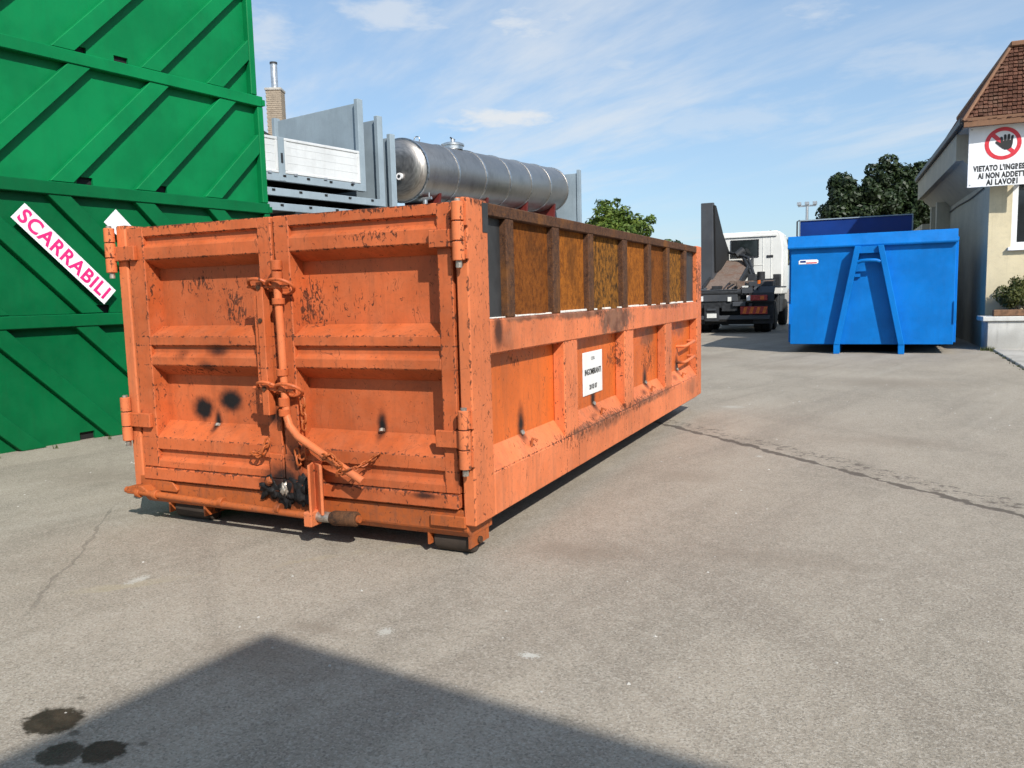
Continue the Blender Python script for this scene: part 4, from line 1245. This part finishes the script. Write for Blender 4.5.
for s in (-1, 1):
    T([(s * 1.14, 6.2, 2.9), (s * 1.38, 6.25, 2.85)], 0.02, 6).build('mirror_arm', TD, tk)
    B(min(s * 1.30, s * 1.48), max(s * 1.30, s * 1.48), 6.2, 6.28, 2.2, 2.85).build('mirror', M['white_pvc'], tk, bevel=0.02)

# ------------------------------------------------------------------ office building with mansard roof
bd = thing('office_building', 'cream and grey plastered building with brown tiled mansard roof and white windows', 'building', (3.90, 16.3, 0), R(3.0))
W_, L_ = 7.0, 9.0
HW = 4.75
# front wall with window opening
wx0, wx1, wz0, wz1 = 0.42, 1.75, 2.13, 3.55
m = MB()
m.box(0, wx0, 0, 0.3, 0, HW)
m.box(wx1, W_, 0, 0.3, 0, HW)
m.box(wx0, wx1, 0, 0.3, 0, wz0)
m.box(wx0, wx1, 0, 0.3, wz1, HW)
m.build('front_wall', M['cream'], bd)
B(-0.004, 0.3, 0.003, L_, 0, HW).build('side_wall', M['greywall'], bd)
B(0.3, W_, L_ - 0.3, L_, 0, HW).build('back_wall', M['greywall'], bd)
B(W_ - 0.3, W_, 0.3, L_ - 0.3, 0, HW).build('side_wall', M['greywall'], bd)
wn = B(wx0 + 0.07, wx1 - 0.07, 0.10, 0.115, wz0 + 0.07, wz1 - 0.07).build('window', M['glass'], bd)
for a in ((wx0, wx0 + 0.11, wz0, wz1), (wx1 - 0.11, wx1, wz0, wz1), (wx0 + 0.11, wx1 - 0.11, wz1 - 0.10, wz1), (wx0 + 0.11, wx1 - 0.11, wz0, wz0 + 0.10), ((wx0 + wx1) / 2 - 0.05, (wx0 + wx1) / 2 + 0.05, wz0 + 0.10, wz1 - 0.10)):
    B(a[0], a[1], 0.03, 0.14, a[2], a[3]).build('frame', M['white_pvc'], wn, bevel=0.006)
B(wx0 - 0.06, wx1 + 0.06, -0.09, 0.12, wz0 - 0.075, wz0 - 0.002).build('sill', M['sign_white'], wn, bevel=0.008)
# eaves
EX0, EY0 = -0.62, -0.68
B(EX0 + 0.05, W_ + 0.6, EY0 + 0.05, L_, 4.60, 4.66).build('soffit', M['greywall'], bd)
B(EX0, W_ + 0.62, EY0 - 0.02, EY0 + 0.05, 4.56, 4.74).build('fascia', M['fascia'], bd, bevel=0.006)
B(EX0 - 0.07, EX0 + 0.02, EY0, L_, 4.62, 4.76).build('gutter', M['gutter'], bd, bevel=0.015)
MB().prism([(EX0 + 0.02, 4.62), (EX0 + 0.02, 4.05), (EX0 + 0.16, 4.05), (-0.006, 3.55), (-0.006, 4.62)], 1, 0.45, L_).build('eaves_beam', M['greywall'], bd)
# mansard slopes
RISE, RUN = 1.62, 0.95
RZ = 4.66
sl_len = math.hypot(RISE, RUN)
x_l, x_r = EX0, W_ + 0.62
y_f, y_b = EY0, L_ + 0.1
core = MB().add([(x_l, y_f, RZ), (x_r, y_f, RZ), (x_r, y_b, RZ), (x_l, y_b, RZ),
                 (x_l + RUN, y_f + RUN, RZ + RISE), (x_r - RUN, y_f + RUN, RZ + RISE), (x_r - RUN, y_b - RUN, RZ + RISE), (x_l + RUN, y_b - RUN, RZ + RISE)],
                [(0, 3, 2, 1), (4, 5, 6, 7), (0, 1, 5, 4), (1, 2, 6, 5), (2, 3, 7, 6), (3, 0, 4, 7)])
roof = core.build('roof', M['tile'], bd)
tm = MB()
rows = 19
nrm = Vector((0, -RISE, RUN)).normalized()
upd = Vector((0, RUN, RISE)).normalized()
for r_ in range(rows):
    d0 = sl_len * r_ / rows
    xs = x_l + RUN * r_ / rows
    xe = x_r - RUN * r_ / rows
    x = xs + (0.05 if r_ % 2 else 0.0)
    while x < xe - 0.05:
        w = 0.085
        j = random.uniform(-0.01, 0.012)
        lift = random.uniform(0.028, 0.05)
        bl = Vector((x, y_f, RZ)) + upd * (d0 + j)
        hgt = sl_len / rows * 1.12
        a = bl + nrm * lift
        b = bl + Vector((w - 0.010, 0, 0)) + nrm * (lift + random.uniform(-0.008, 0.008))
        tp = nrm * 0.008 + upd * hgt
        xin = min(RUN / rows, 0.08) if x - xs < 0.1 else 0
        c = bl + Vector((w - 0.010, 0, 0)) + tp
        dd = bl + Vector((xin, 0, 0)) + tp
        tm.add([bl, bl + Vector((w - 0.010, 0, 0)), b, a, dd, c], [(0, 1, 2, 3), (3, 2, 5, 4), (0, 3, 4), (1, 5, 2)])
        x += w
tag(tm.build('tiles', M['tile'], roof), kind='stuff')
# hip and ridge caps
T([(x_l - 0.01, y_f - 0.01, RZ + 0.03), (x_l + RUN, y_f + RUN, RZ + RISE + 0.02)], 0.035, 8).build('hip_cap', M['fascia'], roof)
B(x_l + RUN - 0.03, x_r - RUN, y_f + RUN - 0.10, y_b - RUN, RZ + RISE - 0.02, RZ + RISE + 0.09).build('ridge_cap', M['fascia'], roof, bevel=0.02)
# lower rear annex
B(-0.45, 0.30, L_ + 0.01, L_ + 4, 0.0, 3.3).build('annex_wall', M['greywall'], bd)
for y in (6.2, 7.6):
    B(-0.34, -0.006, y, y + 0.30, 0.0, 3.70).build('pier', M['greywall'], bd)

T([(-0.03, 0.6, 3.45), (-0.03, 2.4, 3.40), (-0.03, 4.6, 3.43), (-0.03, 6.1, 3.40)], 0.014, 6).build('cable', M['gutter'], bd)

# no-entry sign fixed on brackets in front of the wall
sn = thing('warning_sign', 'white sign with red barred circle and black hand fixed under the eaves', 'sign', (3.44, 15.86, 3.37), R(1.0))
SW, SH = 1.25, 1.22
B(0, SW, -0.012, 0.012, 0, SH).build('board', M['sign_white'], sn, bevel=0.004)
for z in (0.25, 0.95):
    B(0.50, 0.56, 0.012, 0.46, z, z + 0.05).build('bracket', M['galv'], sn)
    B(1.15, 1.21, 0.012, 0.46, z, z + 0.05).build('bracket', M['galv'], sn)
for x in (0.05, SW - 0.05):
    for z in (0.05, SH - 0.05):
        T([(x, -0.018, z), (x, -0.010, z)], 0.014, 8).build('bolt', M['galv'], sn)
cx, cz, ro, ri = 0.615, 0.845, 0.325, 0.250
m = MB()
N_ = 48
vs = []
for i in range(N_):
    a = 2 * math.pi * i / N_
    for rr_ in (ro, ri):
        vs.append((cx + rr_ * math.cos(a), -0.0135, cz + rr_ * math.sin(a)))
        vs.append((cx + rr_ * math.cos(a), -0.0165, cz + rr_ * math.sin(a)))
fs = []
for i in range(N_):
    j = (i + 1) % N_
    o0, o1, i0, i1 = 4 * i, 4 * i + 1, 4 * i + 2, 4 * i + 3
    p0, p1, q0, q1 = 4 * j, 4 * j + 1, 4 * j + 2, 4 * j + 3
    fs += [(o1, p1, q1, i1), (o0, i0, q0, p0), (o0, p0, p1, o1), (i0, i1, q1, q0)]
m.add(vs, fs).build('red_ring', M['sign_red'], sn)
dv = Vector((1, -1)).normalized() * 0.265
pv_ = Vector((1, 1)).normalized() * 0.040
MB().prism([(cx - dv.x - pv_.x, cz - dv.y - pv_.y), (cx - dv.x + pv_.x, cz - dv.y + pv_.y), (cx + dv.x + pv_.x, cz + dv.y + pv_.y), (cx + dv.x - pv_.x, cz + dv.y - pv_.y)], 1, -0.0160, -0.0130).build('red_bar', M['sign_red'], sn)
hx, hz = cx + 0.065, cz + 0.0
hm = MB()
hm.prism([(hx - 0.10, hz + 0.04), (hx - 0.095, hz - 0.06), (hx - 0.04, hz - 0.125), (hx + 0.03, hz - 0.13), (hx + 0.085, hz - 0.09), (hx + 0.105, hz - 0.01), (hx + 0.11, hz + 0.06)], 1, -0.0185, -0.0130)
for i, (fx, top, w) in enumerate(((-0.078, 0.135, 0.046), (-0.026, 0.175, 0.047), (0.027, 0.178, 0.047), (0.080, 0.150, 0.043))):
    a = hx + fx
    lean = (i - 1.5) * 0.012
    hm.prism([(a - w / 2, hz + 0.0), (a + w / 2, hz + 0.0), (a + w / 2 + lean, hz + top - 0.015), (a + w * 0.25 + lean, hz + top), (a - w * 0.25 + lean, hz + top), (a - w / 2 + lean, hz + top - 0.015)], 1, -0.0186 - 0.0002 * i, -0.0130)
hm.prism([(hx - 0.09, hz + 0.0), (hx - 0.175, hz + 0.055), (hx - 0.20, hz + 0.045), (hx - 0.195, hz + 0.015), (hx - 0.12, hz - 0.06), (hx - 0.06, hz - 0.11)], 1, -0.0195, -0.0130)
hm.build('black_hand', M['ink'], sn)
fr_ = lambda z: frame((0.625, -0.0135, z), (1, 0, 0), (0, 0, 1))
text_mesh('lettering', "VIETATO L'INGRESSO", 0.150, M['ink'], sn, fr_(0.365), 0.0085, thick=0.001, fit=1.05, spacing=1.12)
text_mesh('lettering', 'AI NON ADDETTI', 0.150, M['ink'], sn, fr_(0.215), 0.0085, thick=0.001, fit=0.87, spacing=1.12)
text_mesh('lettering', 'AI LAVORI', 0.150, M['ink'], sn, fr_(0.078), 0.0085, thick=0.001, fit=0.56, spacing=1.12)

# planter in front of the wall
pl = thing('planter', 'low white masonry planter with a stone rim against the cream wall', 'planter', (3.88, 15.55, 0), R(3.0))
B(0, 3.4, 0.0, 0.12, 0, 0.60).build('front_panel', M['planter'], pl, bevel=0.01)
B(0, 0.12, 0.121, 0.74, 0, 0.60).build('side_panel', M['planter'], pl, bevel=0.01)
B(0.12, 3.4, 0.12, 0.74, 0.0, 0.58).build('earth', M['soil'], pl)
B(-0.10, 3.45, -0.05, 0.16, 0.602, 0.70).build('rim_stone', M['planter'], pl, bevel=0.012)
B(-0.10, 0.16, 0.161, 0.73, 0.602, 0.70).build('rim_stone', M['planter'], pl, bevel=0.012)
for i in range(5):
    B(0.10 + i * 0.62, 0.10 + i * 0.62 + 0.58, 0.02, 0.18, 0.703, 0.82 + random.uniform(-0.02, 0.02)).build('timber_edging', M['soil'], pl, bevel=0.012)

# ------------------------------------------------------------------ vegetation


def leaves(name, clusters, n, size, mat, parent, flat=0.35, aspect=2.0, seed=1, up=0.3):
    """many leaf quads gathered in clumps: clusters is a list of (centre, radius)"""
    rr = np.random.default_rng(seed)
    cs = np.array([c for c, r in clusters], float)
    rs = np.array([r for c, r in clusters], float)
    pick = rr.choice(len(cs), n, p=(rs ** 2) / (rs ** 2).sum())
    d = rr.normal(size=(n, 3))
    d /= np.linalg.norm(d, axis=1)[:, None]
    rad = rs[pick] * rr.uniform(0.25, 1.0, n) ** 0.45
    pos = cs[pick] + d * rad[:, None] * np.array([1, 1, 0.85])
    nr = d * 0.9 + rr.normal(size=(n, 3)) * 0.6 + np.array([0, 0, up])
    nr /= np.linalg.norm(nr, axis=1)[:, None]
    t = np.cross(nr, rr.normal(size=(n, 3)))
    t /= np.linalg.norm(t, axis=1)[:, None]
    b = np.cross(nr, t)
    s = size * rr.uniform(0.6, 1.3, n)[:, None]
    l, w = t * s * 0.5, b * s * 0.5 / aspect
    bend = nr * s * 0.10
    v = np.stack([pos - l, pos + w - bend * 0.2 + bend, pos + l, pos - w + bend], 1).reshape(-1, 3)
    f = np.arange(4 * n).reshape(n, 4)
    me = bpy.data.meshes.new(name)
    me.vertices.add(4 * n)
    me.vertices.foreach_set('co', v.ravel())
    me.loops.add(4 * n)
    me.loops.foreach_set('vertex_index', f.ravel())
    me.polygons.add(n)
    me.polygons.foreach_set('loop_start', np.arange(0, 4 * n, 4))
    me.update()
    me.validate()
    me.materials.append(mat)
    o = bpy.data.objects.new(name, me)
    COL.objects.link(o)
    o.parent = parent
    return o


def crown_clusters(c, rx, ry, rz, n, r0, r1, seed):
    rr = np.random.default_rng(seed)
    out = []
    for i in range(n):
        d = rr.normal(size=3)
        d /= np.linalg.norm(d)
        if d[2] < -0.55:
            d[2] *= -0.5
        k = rr.uniform(0.45, 0.98)
        rad = rr.uniform(r0, r1)
        if i % 4 == 0:
            k, rad = rr.uniform(1.0, 1.18), r0 * rr.uniform(0.5, 0.9)
        out.append(((c[0] + d[0] * rx * k, c[1] + d[1] * ry * k, c[2] + d[2] * rz * k), rad))
    return out


def tree(name, label, base, trunk_h, crown_c, rx, ry, rz, ncl, r0, r1, nleaf, leaf, mat, seed, cat='tree', group=None, aspect=2.0):
    t_ = thing(name, label, cat, base, 0, group)
    cl = crown_clusters(crown_c, rx, ry, rz, ncl, r0, r1, seed)
    rt = max(0.05, trunk_h * 0.05)
    top = crown_c[2] + rz * 0.3
    m = MB().tube([(0, 0, 0), (0.03, 0.02, trunk_h * 0.5), (0.0, 0.0, trunk_h), (crown_c[0] * 0.7, crown_c[1] * 0.7, top)], [rt * 1.25, rt, rt * 0.8, rt * 0.25], 10)
    for (c, r) in cl[::max(1, ncl // 12)]:
        mid = Vector((c[0] * 0.4, c[1] * 0.4, trunk_h + (c[2] - trunk_h) * 0.35))
        m.tube([(0, 0, trunk_h * 0.85), mid, c], [rt * 0.55, rt * 0.35, rt * 0.10], 6)
    m.build('trunk', M['bark'], t_, smooth=True)
    leaves('crown', cl, nleaf, leaf, mat, t_, seed=seed + 50, aspect=aspect)
    return t_


tree('laurel_tree', 'round bright green leafy tree behind the orange container', (-4.80, 17.9, 0), 1.4, (0, 0, 2.78), 1.0, 0.9, 0.98, 46, 0.22, 0.40, 9000, 0.15, M['leaf'], 3, aspect=2.4)
tree('laurel_shrub', 'low green shrub just showing over the far end of the orange container', (-3.55, 18.6, 0), 1.0, (0, 0, 1.95), 0.7, 0.6, 0.72, 22, 0.2, 0.34, 3500, 0.13, M['leaf'], 8, 'shrub', aspect=2.4)
TG = 'dark trees beyond the yard'
tree('dark_tree', 'dark green tree with the lowest crown in the row beyond the blue containers', (-0.3, 72.5, 0), 3.5, (0, 0, 7.6), 2.7, 2.5, 3.4, 46, 0.7, 1.35, 15000, 0.42, M['leaf_dark'], 21, group=TG)
tree('dark_tree', 'tall dark green tree in the middle of the row beyond the blue containers', (2.0, 74.5, 0), 3.5, (0, 0, 8.0), 2.9, 2.5, 4.1, 50, 0.75, 1.5, 17000, 0.42, M['leaf_dark'], 22, group=TG)
tree('dark_tree', 'dark green tree partly hidden by the office building roof', (4.9, 75.5, 0), 3.5, (0, 0, 7.6), 3.0, 2.5, 3.9, 46, 0.7, 1.4, 15000, 0.42, M['leaf_dark'], 23, group=TG)
tree('small_tree', 'small pale green tree showing behind the white truck cab', (-3.7, 46, 0), 2.0, (0, 0, 3.3), 1.5, 1.2, 1.3, 30, 0.3, 0.5, 6000, 0.24, M['leaf_plant'], 31)
tree('small_tree', 'small dark tree showing between the rusty rail and the raised arm', (-9.6, 44, 0), 2.0, (0, 0, 3.2), 1.2, 1.2, 1.0, 24, 0.35, 0.6, 4000, 0.24, M['leaf_dark'], 33)
sp = thing('planter_shrub', 'bushy green shrub growing in the planter under the window', 'shrub', (4.62, 15.95, 0.58), 0)
cl = crown_clusters((0.0, 0.0, 0.52), 0.55, 0.25, 0.36, 36, 0.08, 0.17, 41)
m = MB()
for (c, r) in cl[::4]:
    m.tube([(0, 0, 0), (c[0] * 0.5, c[1] * 0.5, c[2] * 0.6), c], [0.014, 0.01, 0.004], 5)
m.build('stems', M['bark'], sp)
leaves('foliage', cl, 5200, 0.06, M['leaf_plant'], sp, seed=91, aspect=2.2)

# ------------------------------------------------------------------ background: chimney house, floodlight mast, low wall
hs = thing('brick_house', 'house behind the green containers with a brick chimney and metal flue', 'house', (-19.4, 20.6, 0), R(25))
B(-7, 0.1, -4.0, 4.0, 0, 7.3).build('wall', M['cream'], hs)
rf = MB().prism([(-7.5, 7.25), (0.42, 7.25), (0.55, 7.42), (0.42, 7.50), (-3.5, 9.2), (-7.5, 7.5)], 1, -4.5, 4.6).build('roof', M['tile'], hs)
T([(0.5, -4.4, 7.35), (0.5, 4.5, 7.35)], 0.07, 8).build('gutter', M['gutter'], hs)
T([(0.42, 3.6, 7.28), (0.12, 3.8, 6.9), (0.12, 3.8, 3.0)], 0.05, 8).build('downpipe', M['gutter'], hs)

ch = thing('chimney', 'tan brick chimney stack with a shiny metal flue pipe on top', 'chimney', (-19.0, 20.95, 0), R(25))
B(-0.27, 0.27, -0.27, 0.27, 0.0, 9.20).build('stack', M['brick'], ch)
k = 0
for row in range(30):
    z = 7.0 + row * 0.0745
    if z > 9.13:
        break
m = MB()
for row in range(34):
    z = 6.7 + row * 0.075
    for side in range(4):
        for q_ in range(3):
            o_ = -0.28 + q_ * 0.19 + (0.06 if row % 2 else 0.0)
            a, b = o_, min(o_ + 0.178, 0.285)
            if side == 0:
                m.box(a, b, -0.284, -0.271, z, z + 0.062)
            elif side == 1:
                m.box(a, b, 0.271, 0.284, z, z + 0.062)
            elif side == 2:
                m.box(-0.284, -0.271, a, b, z, z + 0.062)
            else:
                m.box(0.271, 0.284, a, b, z, z + 0.062)
tag(m.build('bricks', M['brick'], ch), kind='stuff')
B(-0.31, 0.31, -0.31, 0.31, 9.20, 9.29).build('cap', M['concrete'], ch, bevel=0.01)
fl = T([(0, 0, 9.28), (0, 0, 10.26)], 0.125, 20).build('flue', M['galv'], ch, smooth=True)
T([(0, 0, 10.20), (0, 0, 10.27)], 0.140, 20).build('flue_collar', M['truck_dark'], fl, smooth=True)

ms = thing('floodlight_mast', 'slim grey mast with floodlights far behind the blue container', 'mast', (-4.3, 72, 0))
T([(0, 0, 0), (0, 0, 8.6)], [0.20, 0.11], 10).build('pole', M['galv'], ms, smooth=True)
B(-0.75, 0.75, -0.08, 0.08, 8.45, 8.58).build('crossarm', M['galv'], ms)
for x in (-0.65, 0.0, 0.65):
    B(x - 0.17, x + 0.17, -0.3, 0.1, 8.58, 8.85).build('floodlight', M['galv'], ms, bevel=0.02)

lw = thing('garage', 'low cream flat roofed garage seen past the corner of the office building', 'garage', (3.6, 36, 0))
B(0, 6, 0, 5, 0, 3.6).build('wall', M['cream'], lw)
B(-0.3, 6.3, -0.4, 5.3, 3.6, 3.95).build('flat_roof', M['sign_white'], lw, bevel=0.02)
B(1.0, 3.6, -0.03, 0.02, 0, 2.4).build('door', M['grey'], lw)

# building behind and to the right of the photographer, whose shadow falls across the yard
wh = thing('warehouse', 'plain grey flat roofed warehouse beside the yard entrance', 'warehouse', (-0.417 + SUN_H.x * 5.2 / math.tan(SUN_EL), -1.115 + SUN_H.y * 5.2 / math.tan(SUN_EL), 0), R(-7.4))
B(0.05, 9, -9, -0.05, 0, 5.0).build('wall', M['greywall'], wh)
B(0.0, 9.05, -9.05, 0.0, 5.0, 5.2).build('flat_roof', M['concrete'], wh)

# ------------------------------------------------------------------ loose grit, weeds at the foot of walls
m = MB()
for i in range(420):
    x, y = rng.uniform(-6, 4.2), rng.uniform(-2.2, 9.5)
    if -2.7 < x < 0.1 and -0.1 < y < 5.8:
        continue
    r_ = rng.uniform(0.003, 0.008) * (1 + 0.09 * max(0, y + 2))
    ang = rng.uniform(0, 6.28)
    q = [(x + r_ * math.cos(ang + a) * rng.uniform(0.7, 1.3), y + r_ * math.sin(ang + a) * rng.uniform(0.7, 1.3), 0.0) for a in (0, 1.6, 3.1, 4.7)]
    m.add(q + [(x, y, r_ * rng.uniform(0.5, 0.9))], [(0, 1, 4), (1, 2, 4), (2, 3, 4), (3, 0, 4), (3, 2, 1, 0)])
tag(m.build('grit', M['concrete']), 'loose grey grit scattered over the asphalt yard', 'grit', kind='stuff')


def tufts(spots, label):
    v, f = [], []
    for (x, y, z, h, n) in spots:
        for i in range(n):
            a = rng.uniform(0, 6.28)
            bx, by = x + rng.normal() * h * 0.35, y + rng.normal() * h * 0.35
            lx, ly = math.cos(a) * h * rng.uniform(0.2, 0.6), math.sin(a) * h * rng.uniform(0.2, 0.6)
            w = 0.006
            hh = h * rng.uniform(0.5, 1.1)
            k = len(v)
            v += [(bx - w * math.sin(a), by + w * math.cos(a), z), (bx + w * math.sin(a), by - w * math.cos(a), z), (bx + lx, by + ly, z + hh)]
            f.append((k, k + 1, k + 2))
    mm = MB()
    mm.v, mm.f = v, f
    return tag(mm.build('weeds', M['leaf_plant']), label, 'weeds', kind='stuff')


tufts([(3.86 + rng.uniform(-0.05, 0.12), 15.5 + rng.uniform(-0.08, 0.02), 0, 0.10, 26) for i in range(5)] + [(3.96, yy, 0, 0.06, 12) for yy in np.arange(10.2, 15.4, 0.55)]
      + [(-5.45 + 0.132 * t_ + 0.0, 1.6 + t_, 0, 0.05, 8) for t_ in np.arange(-0.6, 2.6, 0.55)], 'thin green weeds growing along the pavement edge and wall foot')
